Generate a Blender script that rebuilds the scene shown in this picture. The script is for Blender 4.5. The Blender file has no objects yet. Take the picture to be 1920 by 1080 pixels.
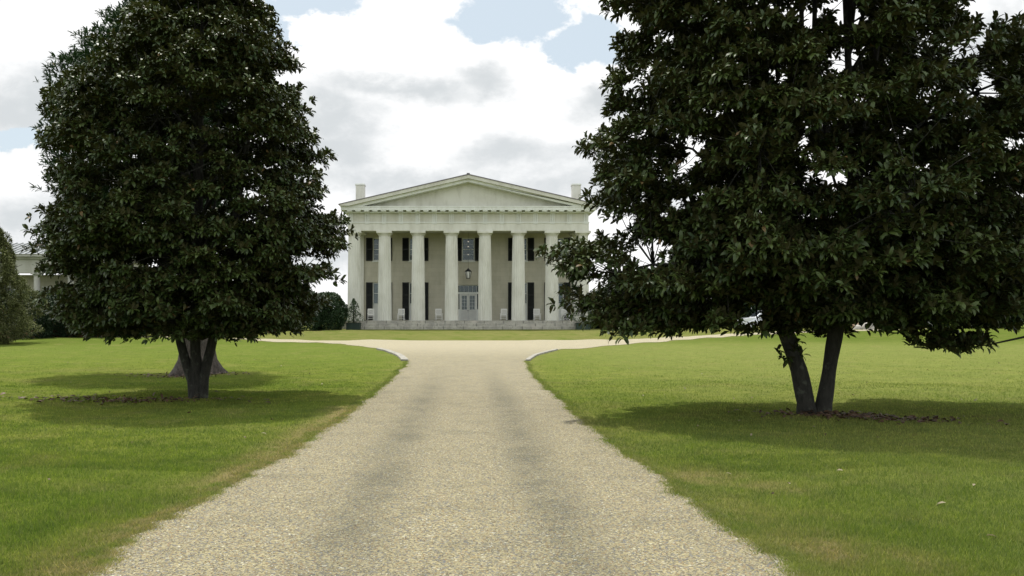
import bpy, math, random
import numpy as np
from mathutils import Vector, noise as mnoise

random.seed(7); rng = np.random.default_rng(7)
C = bpy.context.scene.collection
S = bpy.context.scene
R = math.radians
PI = math.pi

# ------------------------------------------------------------------ camera
F = 1600.0; CX = 878.0; HY = 600.0; EYE = 1.6        # focal length in px of a 1920 px wide frame
cam_d = bpy.data.cameras.new('camera'); cam = bpy.data.objects.new('camera', cam_d); C.objects.link(cam)
cam.location = (0, 0, EYE); cam.rotation_euler = (R(90), 0, 0)
cam_d.sensor_width = 36; cam_d.lens = 36 * F / 1920
cam_d.shift_x = (960 - CX) / 1920; cam_d.shift_y = (HY - 540) / 1920
cam_d.clip_end = 6000; cam_d.clip_start = 0.1
S.camera = cam
S.view_settings.view_transform = 'Standard'; S.view_settings.look = 'None'
S.view_settings.exposure = 0.0; S.view_settings.gamma = 1.0
S.cycles.max_bounces = 6; S.cycles.transparent_max_bounces = 12

# ------------------------------------------------------------------ sun
SUN_EL = 70.0; SUN_AZ = -22.0      # azimuth from +Y (behind the house), negative = to the left
sd = Vector((math.sin(R(SUN_AZ)) * math.cos(R(SUN_EL)), math.cos(R(SUN_AZ)) * math.cos(R(SUN_EL)), math.sin(R(SUN_EL))))
sl = bpy.data.lights.new('sun', 'SUN'); sl.energy = 4.6; sl.angle = R(1.2); sl.color = (1.0, 0.95, 0.86)
so = bpy.data.objects.new('sun', sl); C.objects.link(so); so.rotation_euler = sd.to_track_quat('Z', 'Y').to_euler(); so.location = (0, 0, 60)

# ------------------------------------------------------------------ node helpers
class NT:
    def __init__(s, tree): s.t = tree; s.N = tree.nodes; s.L = tree.links
    def new(s, typ, **kw):
        n = s.N.new(typ)
        for k, v in kw.items(): setattr(n, k, v)
        return n
    def link(s, a, b): s.L.new(a, b)
    def setin(s, sock, v):
        if isinstance(v, bpy.types.NodeSocket): s.L.new(v, sock)
        elif v is not None: sock.default_value = v
    def m(s, op, a, b=None, c=None, clamp=False):
        n = s.new('ShaderNodeMath', operation=op); n.use_clamp = clamp
        s.setin(n.inputs[0], a)
        if b is not None: s.setin(n.inputs[1], b)
        if c is not None: s.setin(n.inputs[2], c)
        return n.outputs[0]
    def vm(s, op, a, b=None):
        n = s.new('ShaderNodeVectorMath', operation=op); s.setin(n.inputs[0], a)
        if b is not None: s.setin(n.inputs[1], b)
        return n.outputs[0]
    def noise(s, vec, scale, detail=4, rough=0.55, dist=0.0, out=0):
        n = s.new('ShaderNodeTexNoise'); n.inputs['Scale'].default_value = scale
        n.inputs['Detail'].default_value = detail; n.inputs['Roughness'].default_value = rough
        n.inputs['Distortion'].default_value = dist
        if vec is not None: s.L.new(vec, n.inputs['Vector'])
        return n.outputs[out]
    def ramp(s, v, a, b, smooth=True):
        n = s.new('ShaderNodeMapRange'); n.interpolation_type = 'SMOOTHSTEP' if smooth else 'LINEAR'
        s.setin(n.inputs[0], v); n.inputs[1].default_value = a; n.inputs[2].default_value = b
        n.inputs[3].default_value = 0; n.inputs[4].default_value = 1
        return n.outputs[0]
    def mix(s, f, a, b, blend='MIX'):
        n = s.new('ShaderNodeMix', data_type='RGBA', blend_type=blend)
        s.setin(n.inputs[0], f)
        s.setin(n.inputs[6], (*a, 1) if isinstance(a, tuple) and len(a) == 3 else a)
        s.setin(n.inputs[7], (*b, 1) if isinstance(b, tuple) and len(b) == 3 else b)
        return n.outputs[2]

# ------------------------------------------------------------------ world: Nishita sky with a cumulus layer
w = bpy.data.worlds.new('World'); S.world = w; w.use_nodes = True
t = NT(w.node_tree); t.N.clear()
out = t.new('ShaderNodeOutputWorld')
sky = t.new('ShaderNodeTexSky', sky_type='NISHITA'); sky.sun_disc = False
sky.sun_elevation = R(SUN_EL); sky.sun_rotation = R(SUN_AZ); sky.air_density = 1.0; sky.dust_density = 2.0
tc = t.new('ShaderNodeTexCoord'); d = tc.outputs['Generated']
sep = t.new('ShaderNodeSeparateXYZ'); t.link(d, sep.inputs[0])
X, Y, Z = sep.outputs
yc = t.m('MAXIMUM', Y, 0.08)
U = t.m('DIVIDE', X, yc); V = t.m('DIVIDE', Z, yc)
cmb = t.new('ShaderNodeCombineXYZ'); t.link(U, cmb.inputs[0]); t.link(t.m('MULTIPLY', V, 1.5), cmb.inputs[1])
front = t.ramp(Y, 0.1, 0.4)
def warp(scale, amp, seed):
    mp = t.new('ShaderNodeMapping'); mp.inputs['Location'].default_value = (seed, seed * 0.7, seed * 1.3); t.link(cmb.outputs[0], mp.inputs[0])
    n_ = t.noise(mp.outputs[0], scale, 6, 0.6, 0, 1)
    return t.vm('MULTIPLY', t.vm('SUBTRACT', n_, (0.5, 0.5, 0.5)), (amp, amp, 0))
wv_ = t.vm('ADD', t.vm('ADD', cmb.outputs[0], warp(5.0, 0.14, 3.1)), warp(17.0, 0.05, 8.7))
sw = t.new('ShaderNodeSeparateXYZ'); t.link(wv_, sw.inputs[0]); U = sw.outputs[0]; V = t.m('DIVIDE', sw.outputs[1], 1.5)
P = cmb.outputs[0]
puff = t.noise(P, 9.0, 9, 0.6, 0.15)
fine = t.noise(P, 26.0, 8, 0.62, 0.1)
big = t.noise(d, 2.2, 6, 0.55)
bil = t.m('ADD', t.m('MULTIPLY', t.m('SUBTRACT', puff, 0.5), 1.5), t.m('MULTIPLY', t.m('SUBTRACT', fine, 0.5), 0.5))
def blob(px, py, rx, ry):                       # an elliptical bump in direction space
    u = t.m('MULTIPLY', t.m('SUBTRACT', U, (px - CX) / F), F / rx)
    v = t.m('MULTIPLY', t.m('SUBTRACT', V, (HY - py) / F), F / ry)
    r2 = t.m('ADD', t.m('MULTIPLY', u, u), t.m('MULTIPLY', v, v))
    return t.m('SUBTRACT', 1.3, t.m('SQRT', r2))
def union(lst):
    o = lst[0]
    for q in lst[1:]:
        n = t.new('ShaderNodeMath', operation='SMOOTH_MAX'); t.link(o, n.inputs[0]); t.link(q, n.inputs[1]); n.inputs[2].default_value = 0.3
        o = n.outputs[0]
    return o
holes = union([blob(975, 18, 125, 70), blob(1065, 80, 60, 55), blob(610, 4, 120, 38), blob(530, 55, 55, 45), blob(30, 262, 90, 22), blob(1120, 60, 60, 60),
               blob(900, -150, 500, 110)])
hole = t.ramp(t.m('ADD', holes, t.m('MULTIPLY', bil, 1.5)), 0.26, 0.56)
hole = t.m('MULTIPLY', hole, front)
grey = union([blob(105, 190, 140, 70), blob(30, 210, 90, 60), blob(740, 165, 130, 20), blob(905, 150, 60, 28), blob(980, 290, 120, 38), blob(620, 230, 80, 50),
              blob(870, 350, 360, 34), blob(60, 410, 120, 50), blob(620, 290, 70, 40), blob(1860, 110, 150, 70), blob(640, 480, 120, 25), blob(1130, 190, 60, 25)])
gmask = t.ramp(t.m('ADD', grey, t.m('MULTIPLY', bil, 2.2)), -0.75, 1.35)
gback = t.ramp(big, 0.4, 0.65)
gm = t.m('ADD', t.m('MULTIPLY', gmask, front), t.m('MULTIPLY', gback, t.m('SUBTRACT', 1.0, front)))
seen = t.m('MULTIPLY', front, t.m('SUBTRACT', 1.0, t.ramp(Z, 0.40, 0.62)))  # clouds outside the frame get added brightness to fill the shaded facade
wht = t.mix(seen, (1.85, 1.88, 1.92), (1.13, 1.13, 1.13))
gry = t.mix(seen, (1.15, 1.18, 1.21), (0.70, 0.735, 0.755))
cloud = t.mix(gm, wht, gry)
skyc = t.mix(1.0, sky.outputs[0], (0.13, 0.13, 0.13), 'MULTIPLY')
skyc = t.mix(0.72, skyc, (0.78, 0.88, 0.93))
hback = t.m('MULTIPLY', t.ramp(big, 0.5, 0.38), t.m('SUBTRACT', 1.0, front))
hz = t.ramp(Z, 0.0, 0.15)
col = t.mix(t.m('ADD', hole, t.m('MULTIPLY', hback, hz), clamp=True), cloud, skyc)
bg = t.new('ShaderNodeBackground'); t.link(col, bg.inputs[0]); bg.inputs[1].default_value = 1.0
t.link(bg.outputs[0], out.inputs[0])

# ------------------------------------------------------------------ materials
def mat(name, build):
    m = bpy.data.materials.new(name); m.use_nodes = True
    n = NT(m.node_tree); n.N.clear()
    o = n.new('ShaderNodeOutputMaterial'); b = n.new('ShaderNodeBsdfPrincipled'); n.link(b.outputs[0], o.inputs[0])
    n.bsdf = b; n.out = o
    tcx = n.new('ShaderNodeTexCoord'); geo = n.new('ShaderNodeNewGeometry'); n.geo = geo
    n.obj = tcx.outputs['Object']; n.pos = geo.outputs['Position']
    build(n, b); return m
def bump(n, b, h, strength, dist=0.02):
    q = n.new('ShaderNodeBump'); n.link(h, q.inputs['Height']); q.inputs['Strength'].default_value = strength; q.inputs['Distance'].default_value = dist
    n.link(q.outputs[0], b.inputs['Normal'])
def plain(name, c1, c2=None, scale=3.0, rough=0.7, bstr=0.2, spec=0.3, bscale=None, bd=0.01):
    def f(n, b):
        c2_ = c2 or tuple(x * 0.85 for x in c1)
        k = n.ramp(n.noise(n.pos, scale, 6, 0.6), 0.3, 0.7)
        n.link(n.mix(k, c1, c2_), b.inputs['Base Color'])
        b.inputs['Roughness'].default_value = rough; b.inputs['Specular IOR Level'].default_value = spec
        if bstr: bump(n, b, n.noise(n.pos, bscale or scale * 8, 5, 0.6), bstr, bd)
    return mat(name, f)

def attr(n, name, out='Fac'):
    a = n.new('ShaderNodeAttribute'); a.attribute_name = name; return a.outputs[out]

GREEN_A = (0.152, 0.194, 0.032); GREEN_B = (0.205, 0.230, 0.046); GREEN_C = (0.068, 0.108, 0.022); DRY = (0.250, 0.205, 0.095)
def grass_col(n, fine=True):
    p = n.pos
    sp = n.new('ShaderNodeSeparateXYZ'); n.link(p, sp.inputs[0])
    a = n.ramp(n.noise(p, 0.22, 4, 0.55), 0.35, 0.65)
    bb = n.ramp(n.noise(p, 1.6, 6, 0.65), 0.35, 0.68)
    c = n.mix(a, GREEN_A, GREEN_B)
    c = n.mix(n.m('MULTIPLY', bb, 0.55), c, GREEN_C)
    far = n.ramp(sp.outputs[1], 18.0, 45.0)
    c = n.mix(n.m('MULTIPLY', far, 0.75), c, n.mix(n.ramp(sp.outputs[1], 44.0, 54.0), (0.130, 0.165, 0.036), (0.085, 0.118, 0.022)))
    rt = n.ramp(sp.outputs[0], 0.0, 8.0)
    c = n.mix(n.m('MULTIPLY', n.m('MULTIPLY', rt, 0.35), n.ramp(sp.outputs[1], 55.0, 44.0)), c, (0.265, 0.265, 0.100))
    st = n.new('ShaderNodeMapping'); st.inputs['Scale'].default_value = (0.5, 1.0, 1.0); n.link(p, st.inputs[0])
    str_ = n.ramp(n.noise(st.outputs[0], 5.0, 8, 0.75), 0.38, 0.68)
    c = n.mix(n.m('MULTIPLY', str_, 0.45), c, (0.075, 0.110, 0.022))
    y2 = n.ramp(n.noise(p, 0.9, 8, 0.75), 0.48, 0.72)
    c = n.mix(n.m('MULTIPLY', y2, 0.55), c, (0.21, 0.190, 0.075))
    dr = attr(n, 'dry')
    dn = n.m('MULTIPLY', dr, n.ramp(n.noise(p, 3.0, 7, 0.7), 0.25, 0.6))
    return n.mix(dn, c, DRY)
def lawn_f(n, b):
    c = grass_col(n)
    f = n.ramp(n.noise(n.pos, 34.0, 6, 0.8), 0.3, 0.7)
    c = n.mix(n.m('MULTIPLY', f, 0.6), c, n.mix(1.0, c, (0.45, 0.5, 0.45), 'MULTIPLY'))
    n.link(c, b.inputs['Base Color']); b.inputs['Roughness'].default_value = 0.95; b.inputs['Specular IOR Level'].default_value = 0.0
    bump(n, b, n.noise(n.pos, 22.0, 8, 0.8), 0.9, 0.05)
M = {}
M['lawn'] = mat('lawn', lawn_f)
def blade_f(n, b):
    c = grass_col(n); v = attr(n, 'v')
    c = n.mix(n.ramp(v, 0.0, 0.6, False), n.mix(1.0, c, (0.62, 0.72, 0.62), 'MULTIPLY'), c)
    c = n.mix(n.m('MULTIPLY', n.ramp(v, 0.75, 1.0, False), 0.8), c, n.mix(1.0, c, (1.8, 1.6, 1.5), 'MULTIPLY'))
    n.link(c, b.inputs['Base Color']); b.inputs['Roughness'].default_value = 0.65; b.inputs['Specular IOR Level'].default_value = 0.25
    tr = n.new('ShaderNodeBsdfTranslucent'); n.link(n.mix(1.0, c, (1.2, 1.5, 0.7), 'MULTIPLY'), tr.inputs[0])
    mx = n.new('ShaderNodeMixShader'); mx.inputs[0].default_value = 0.35
    n.link(b.outputs[0], mx.inputs[1]); n.link(tr.outputs[0], mx.inputs[2]); n.link(mx.outputs[0], n.out.inputs[0])
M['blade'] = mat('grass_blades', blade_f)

def gravel_f(n, b):
    p = n.pos
    sp = n.new('ShaderNodeSeparateXYZ'); n.link(p, sp.inputs[0])
    vo = n.new('ShaderNodeTexVoronoi'); vo.inputs['Scale'].default_value = 70.0; vo.inputs['Randomness'].default_value = 1.0
    wob = n.vm('ADD', p, n.vm('MULTIPLY', n.noise(p, 30, 2, out=1), (0.01, 0.01, 0.0))); n.link(wob, vo.inputs['Vector'])
    sc = n.new('ShaderNodeSeparateColor'); n.link(vo.outputs['Color'], sc.inputs[0])
    r1, r2, r3 = sc.outputs
    c = n.mix(r1, (0.205, 0.178, 0.090), (0.315, 0.280, 0.165))
    c = n.mix(n.ramp(r2, 0.60, 0.82), c, (0.120, 0.115, 0.090))
    c = n.mix(n.ramp(r3, 0.80, 0.97), c, (0.19, 0.13, 0.062))
    c = n.mix(n.ramp(n.m('MULTIPLY', r1, r3), 0.72, 0.9), c, (0.42, 0.41, 0.32))
    c = n.mix(n.m('MULTIPLY', n.ramp(n.m('MULTIPLY', r1, r2), 0.0, 0.05), 1.0), (0.11, 0.115, 0.12), c)
    # wheel tracks: worn, greyer, finer stones
    ax = n.m('ABSOLUTE', n.m('ADD', sp.outputs[0], 0.08))
    tr = n.m('SUBTRACT', 1.0, n.ramp(n.m('ABSOLUTE', n.m('SUBTRACT', ax, 0.80)), 0.0, 0.55))
    pat = n.ramp(n.noise(p, 0.8, 8, 0.75), 0.40, 0.62)
    wear = n.m('MULTIPLY', n.m('MULTIPLY', tr, 1.0), n.m('MULTIPLY', n.m('ADD', n.m('MULTIPLY', pat, 0.45), 0.4), n.ramp(sp.outputs[1], 34.0, 12.0)))
    cent = n.m('MULTIPLY', n.ramp(n.noise(p, 1.3, 8, 0.75), 0.46, 0.66), 0.38)
    wear = n.m('MULTIPLY', n.m('MAXIMUM', wear, cent), n.ramp(sp.outputs[1], 60.0, 30.0))
    grey = n.mix(1.0, c, (0.42, 0.45, 0.48), 'MULTIPLY')
    c = n.mix(wear, c, grey)
    pl = n.ramp(n.noise(p, 2.5, 5, 0.6), 0.35, 0.7)
    c = n.mix(n.m('MULTIPLY', pl, 0.18), c, (0.19, 0.165, 0.10))
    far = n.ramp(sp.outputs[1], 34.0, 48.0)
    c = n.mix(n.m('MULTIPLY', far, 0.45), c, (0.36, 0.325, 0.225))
    n.link(c, b.inputs['Base Color']); b.inputs['Roughness'].default_value = 0.85; b.inputs['Specular IOR Level'].default_value = 0.25
    h = n.m('ADD', n.m('MULTIPLY', n.m('SUBTRACT', 1.0, n.m('MULTIPLY', vo.outputs['Distance'], 1.4)), 1.0), n.m('MULTIPLY', r2, 0.7))
    bump(n, b, h, 0.6, 0.008)
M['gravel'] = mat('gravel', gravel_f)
def pebble_f(n, b):
    v = attr(n, 'v')
    cr = n.new('ShaderNodeValToRGB'); n.link(v, cr.inputs[0]); e = cr.color_ramp; e.interpolation = 'CONSTANT'
    cs = [(0, (0.25, 0.215, 0.12)), (0.25, (0.34, 0.30, 0.19)), (0.45, (0.30, 0.26, 0.15)), (0.62, (0.17, 0.16, 0.12)), (0.74, (0.43, 0.41, 0.32)), (0.86, (0.20, 0.14, 0.08)), (0.93, (0.14, 0.14, 0.14))]
    e.elements[0].color = (*cs[0][1], 1); e.elements[1].position = cs[1][0]; e.elements[1].color = (*cs[1][1], 1)
    for q, c in cs[2:]:
        k = e.elements.new(q); k.color = (*c, 1)
    n.link(cr.outputs[0], b.inputs['Base Color']); b.inputs['Roughness'].default_value = 0.75
M['pebble'] = mat('pebbles', pebble_f)

def leaf_mat(name, ca, cb, under, rough=0.33, spec=0.5, odd=(0.16, 0.12, 0.03), trans=0.06):
    def f(n, b):
        v = attr(n, 'v')
        c = n.mix(n.ramp(v, 0.0, 0.9, False), ca, cb)
        c = n.mix(n.ramp(v, 0.965, 0.98), c, odd)
        c = n.mix(n.geo.outputs['Backfacing'], c, under)
        n.link(c, b.inputs['Base Color'])
        n.link(n.m('ADD', rough, n.m('MULTIPLY', n.geo.outputs['Backfacing'], 0.4)), b.inputs['Roughness'])
        b.inputs['Specular IOR Level'].default_value = spec
        tr = n.new('ShaderNodeBsdfTranslucent'); n.link(n.mix(1.0, c, (1.6, 2.2, 0.6), 'MULTIPLY'), tr.inputs[0])
        mx = n.new('ShaderNodeMixShader'); mx.inputs[0].default_value = trans
        n.link(b.outputs[0], mx.inputs[1]); n.link(tr.outputs[0], mx.inputs[2]); n.link(mx.outputs[0], n.out.inputs[0])
    return mat(name, f)
M['magnolia'] = leaf_mat('magnolia_leaves', (0.011, 0.026, 0.007), (0.058, 0.082, 0.018), (0.040, 0.040, 0.014), 0.46, 0.26, (0.10, 0.065, 0.022), 0.06)
M['cedar'] = leaf_mat('cedar_sprays', (0.012, 0.032, 0.014), (0.030, 0.058, 0.020), (0.018, 0.040, 0.014), 0.6, 0.3)
M['olive'] = leaf_mat('olive_sprays', (0.060, 0.074, 0.024), (0.120, 0.130, 0.042), (0.055, 0.058, 0.024), 0.7, 0.2, (0.14, 0.10, 0.05), 0.1)
M['shrub'] = leaf_mat('shrub_leaves', (0.014, 0.032, 0.012), (0.030, 0.062, 0.018), (0.020, 0.042, 0.014), 0.6, 0.3)
M['hedge'] = leaf_mat('hedge_leaves', (0.008, 0.020, 0.008), (0.022, 0.044, 0.014), (0.012, 0.028, 0.010), 0.6, 0.3)
M['holly'] = leaf_mat('potted_shrub_leaves', (0.040, 0.070, 0.030), (0.090, 0.130, 0.060), (0.045, 0.07, 0.03), 0.6, 0.3)
M['litter'] = leaf_mat('leaf_litter', (0.045, 0.028, 0.015), (0.110, 0.065, 0.038), (0.08, 0.045, 0.025), 0.6, 0.3, (0.19, 0.16, 0.10), 0.0)
def bark_f(c1, c2, c3):
    def f(n, b):
        mp = n.new('ShaderNodeMapping'); mp.inputs['Scale'].default_value = (1, 1, 0.3); n.link(n.obj, mp.inputs[0])
        k = n.ramp(n.noise(mp.outputs[0], 22, 7, 0.7), 0.35, 0.65)
        c = n.mix(k, c1, c2)
        c = n.mix(n.ramp(n.noise(n.obj, 7, 5, 0.6), 0.55, 0.7), c, c3)
        n.link(c, b.inputs['Base Color']); b.inputs['Roughness'].default_value = 0.9
        bump(n, b, n.noise(mp.outputs[0], 30, 8, 0.7), 0.9, 0.03)
    return f
M['bark'] = mat('magnolia_bark', bark_f((0.010, 0.010, 0.007), (0.028, 0.027, 0.020), (0.060, 0.064, 0.048)))
M['bark_old'] = mat('old_bark', bark_f((0.030, 0.024, 0.018), (0.095, 0.078, 0.064), (0.06, 0.055, 0.045)))

def stucco_f(base, stain, joints=None):
    def f(n, b):
        p = n.pos
        mp = n.new('ShaderNodeMapping'); mp.inputs['Scale'].default_value = (1, 1, 0.25); n.link(p, mp.inputs[0])
        k = n.ramp(n.noise(mp.outputs[0], 1.7, 8, 0.65), 0.4, 0.75)
        c = n.mix(n.m('MULTIPLY', k, 0.85), base, stain)
        k2 = n.ramp(n.noise(p, 0.5, 5, 0.6), 0.35, 0.7)
        c = n.mix(n.m('MULTIPLY', k2, 0.35), c, stain)
        b.inputs['Roughness'].default_value = 0.85; b.inputs['Specular IOR Level'].default_value = 0.2
        hgt = n.noise(p, 25, 5, 0.7)
        if joints:
            sw = n.new('ShaderNodeMapping'); sw.inputs['Rotation'].default_value = (R(90), 0, 0); n.link(p, sw.inputs[0])
            br = n.new('ShaderNodeTexBrick'); n.link(sw.outputs[0], br.inputs[0]); br.inputs['Scale'].default_value = 1.0
            br.inputs['Brick Width'].default_value = joints[0]; br.inputs['Row Height'].default_value = joints[1]; br.inputs['Mortar Size'].default_value = joints[2]
            br.inputs['Color1'].default_value = (1, 1, 1, 1); br.inputs['Color2'].default_value = (0.93, 0.93, 0.93, 1); br.inputs['Mortar'].default_value = (joints[3],) * 3 + (1,)
            c = n.mix(1.0, c, br.outputs[0], 'MULTIPLY')
        n.link(c, b.inputs['Base Color']); bump(n, b, hgt, 0.3, 0.01)
    return f
M['white'] = mat('white_stucco', stucco_f((0.58, 0.582, 0.52), (0.43, 0.425, 0.36)))
M['trim'] = mat('painted_trim', stucco_f((0.63, 0.65, 0.61), (0.50, 0.51, 0.46)))
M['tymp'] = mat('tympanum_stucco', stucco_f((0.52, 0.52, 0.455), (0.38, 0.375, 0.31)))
M['wall'] = mat('scored_wall', stucco_f((0.50, 0.48, 0.38), (0.40, 0.385, 0.30), (0.9, 0.42, 0.012, 0.86)))
def stone_f(n, b):
    p = n.pos
    c = n.mix(n.ramp(n.noise(p, 1.3, 7, 0.65), 0.35, 0.65), (0.36, 0.35, 0.29), (0.24, 0.235, 0.20))
    c = n.mix(n.m('MULTIPLY', n.ramp(n.noise(p, 6.0, 6, 0.7), 0.52, 0.68), 0.7), c, (0.14, 0.14, 0.11))
    c = n.mix(n.m('MULTIPLY', n.ramp(n.noise(p, 0.6, 3, 0.5), 0.55, 0.7), 0.6), c, (0.46, 0.42, 0.36))
    sx = n.new('ShaderNodeSeparateXYZ'); n.link(p, sx.inputs[0])
    row = n.m('FLOOR', n.m('MULTIPLY', n.m('ADD', sx.outputs[2], 0.07), 3.7))
    xx_ = n.m('FRACT', n.m('ADD', n.m('MULTIPLY', sx.outputs[0], 0.55), n.m('MULTIPLY', n.m('SINE', n.m('MULTIPLY', row, 7.3)), 3.0)))
    c = n.mix(n.m('MULTIPLY', n.m('LESS_THAN', xx_, 0.035), 0.75), c, (0.06, 0.06, 0.05))
    n.link(c, b.inputs['Base Color']); b.inputs['Roughness'].default_value = 0.9; bump(n, b, n.noise(p, 20, 6, 0.7), 0.5, 0.02)
M['stone'] = mat('granite_steps', stone_f)
M['kerb'] = plain('kerb_concrete', (0.30, 0.29, 0.25), (0.18, 0.17, 0.14), 4, 0.8)
M['brick'] = mat('brick', stucco_f((0.26, 0.13, 0.08), (0.18, 0.09, 0.06), (0.22, 0.075, 0.008, 1.3)))
M['slate'] = plain('slate', (0.115, 0.105, 0.12), (0.18, 0.165, 0.17), 2.5, 0.7)
M['pav'] = mat('shaded_stucco', stucco_f((0.40, 0.40, 0.35), (0.30, 0.30, 0.25)))  # pavilion stucco darkened in its colour to stand for shade; its roof likewise
M['metal_roof'] = plain('metal_roof', (0.17, 0.185, 0.19), (0.13, 0.145, 0.15), 1.5, 0.6, 0.0, 0.5)
M['shutter'] = plain('black_green_paint', (0.010, 0.012, 0.011), (0.016, 0.018, 0.016), 5, 0.5, 0.0)
M['door'] = plain('pale_door_paint', (0.55, 0.56, 0.52), (0.48, 0.49, 0.46), 3, 0.55, 0.0)
M['chair'] = plain('white_chair_paint', (0.88, 0.88, 0.84), (0.80, 0.80, 0.76), 6, 0.5, 0.0)
M['iron'] = plain('black_iron', (0.03, 0.032, 0.034), None, 6, 0.5, 0.0)
M['planter'] = plain('dark_green_paint', (0.025, 0.045, 0.032), (0.018, 0.032, 0.024), 3, 0.6, 0.1)
M['soil'] = plain('soil', (0.04, 0.03, 0.02), None, 9, 0.9)
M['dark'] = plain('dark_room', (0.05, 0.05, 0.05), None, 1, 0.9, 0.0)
M['curtain'] = plain('white_curtain', (0.62, 0.62, 0.58), (0.5, 0.5, 0.46), 2, 0.9, 0.0)
M['rock'] = plain('pale_boulder', (0.42, 0.40, 0.36), (0.26, 0.25, 0.22), 2.5, 0.9, 0.6, 0.2, 9, 0.05)
M['tan_stone'] = plain('tan_stone', (0.50, 0.36, 0.26), (0.36, 0.25, 0.18), 3, 0.9, 0.4)
def glass_f(n, b):
    gl = n.new('ShaderNodeBsdfGlossy'); gl.inputs['Roughness'].default_value = 0.03; gl.inputs[0].default_value = (0.62, 0.70, 0.66, 1)
    tr = n.new('ShaderNodeBsdfTransparent'); tr.inputs[0].default_value = (0.60, 0.65, 0.68, 1)
    fr = n.new('ShaderNodeFresnel'); fr.inputs[0].default_value = 1.5
    n.link(n.m('ADD', fr.outputs[0], 0.01), (mx := n.new('ShaderNodeMixShader')).inputs[0])
    n.link(tr.outputs[0], mx.inputs[1]); n.link(gl.outputs[0], mx.inputs[2]); n.link(mx.outputs[0], n.out.inputs[0])
M['glass'] = mat('window_glass', glass_f)
def frost_f(n, b):
    b.inputs['Base Color'].default_value = (0.75, 0.76, 0.72, 1); b.inputs['Roughness'].default_value = 0.3
M['lantern_glass'] = mat('lantern_glass', frost_f)
def bulb_f(n, b):
    b.inputs['Emission Color'].default_value = (1, 0.72, 0.5, 1); b.inputs['Emission Strength'].default_value = 2.2
M['bulb'] = mat('lit_bulb', bulb_f)
def car_f(n, b):
    b.inputs['Base Color'].default_value = (0.55, 0.57, 0.60, 1); b.inputs['Metallic'].default_value = 0.4; b.inputs['Roughness'].default_value = 0.25
    b.inputs['Coat Weight'].default_value = 0.6
M['car'] = mat('silver_car_paint', car_f)
M['rubber'] = plain('tyre_rubber', (0.02, 0.02, 0.02), None, 9, 0.8, 0.0)
M['tinted'] = plain('tinted_glass', (0.02, 0.025, 0.03), None, 9, 0.08, 0.0, 0.6)

# ------------------------------------------------------------------ mesh helpers
class MB:
    """collects shapes; build() links them as one mesh object"""
    def __init__(s): s.v = []; s.f = []
    def add(s, vs, fs):
        o = len(s.v); s.v += [tuple(map(float, p)) for p in vs]; s.f += [tuple(i + o for i in q) for q in fs]; return s
    def box(s, x0, x1, y0, y1, z0, z1):
        return s.add([(x0, y0, z0), (x1, y0, z0), (x1, y1, z0), (x0, y1, z0), (x0, y0, z1), (x1, y0, z1), (x1, y1, z1), (x0, y1, z1)],
                     [(3, 2, 1, 0), (4, 5, 6, 7), (0, 1, 5, 4), (1, 2, 6, 5), (2, 3, 7, 6), (3, 0, 4, 7)])
    def prism(s, poly, y0, y1):        # polygon in x,z extruded along y
        n = len(poly)
        return s.add([(x, y0, z) for x, z in poly] + [(x, y1, z) for x, z in poly],
                     [tuple(range(n)), tuple(range(2 * n - 1, n - 1, -1))] + [(i, i + n, (i + 1) % n + n, (i + 1) % n) for i in range(n)])
    def rings(s, rings, cap=True, closed=True):   # list of equal-length rings of points
        n = len(rings[0]); vs = [p for r in rings for p in r]; fs = []
        for k in range(len(rings) - 1):
            for i in range(n):
                j = (i + 1) % n
                fs.append((k * n + i, k * n + j, (k + 1) * n + j, (k + 1) * n + i))
        if cap: fs += [tuple(range(n - 1, -1, -1)), tuple(range((len(rings) - 1) * n, len(rings) * n))]
        return s.add(vs, fs)
    def lathe(s, cx, cy, prof, n=24):
        return s.rings([[(cx + r * math.cos(2 * PI * i / n), cy + r * math.sin(2 * PI * i / n), z) for i in range(n)] for r, z in prof])
    def tube(s, pts, rad, n=6):
        pts = [Vector(p) for p in pts]; rs = []
        if not hasattr(rad, '__len__'): rad = [rad] * len(pts)
        prev = None
        for i, p in enumerate(pts):
            dd = (pts[min(i + 1, len(pts) - 1)] - pts[max(i - 1, 0)]).normalized()
            a = Vector((0, 0, 1)).cross(dd) if abs(dd.z) < 0.95 else Vector((1, 0, 0)).cross(dd)
            if prev is not None:
                a = prev - dd * prev.dot(dd)
            a.normalize(); prev = a; bb = dd.cross(a)
            rs.append([tuple(p + (a * math.cos(2 * PI * k / n) + bb * math.sin(2 * PI * k / n)) * rad[i]) for k in range(n)])
        return s.rings(rs)
    def build(s, name, m, parent=None, smooth=False, bevel=0):
        me = bpy.data.meshes.new(name); off = parent_loc(parent)
        me.from_pydata([(x - off[0], y - off[1], z - off[2]) for x, y, z in s.v], [], s.f); me.update()
        me.materials.append(M[m] if isinstance(m, str) else m)
        o = bpy.data.objects.new(name, me); C.objects.link(o)
        if parent: o.parent = parent
        if smooth: me.shade_smooth()
        if bevel:
            b = o.modifiers.new('bevel', 'BEVEL'); b.width = bevel; b.segments = 1; b.limit_method = 'ANGLE'
        return o
def parent_loc(p):
    v = Vector((0, 0, 0))
    while p is not None: v += p.location; p = p.parent
    return v
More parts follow.
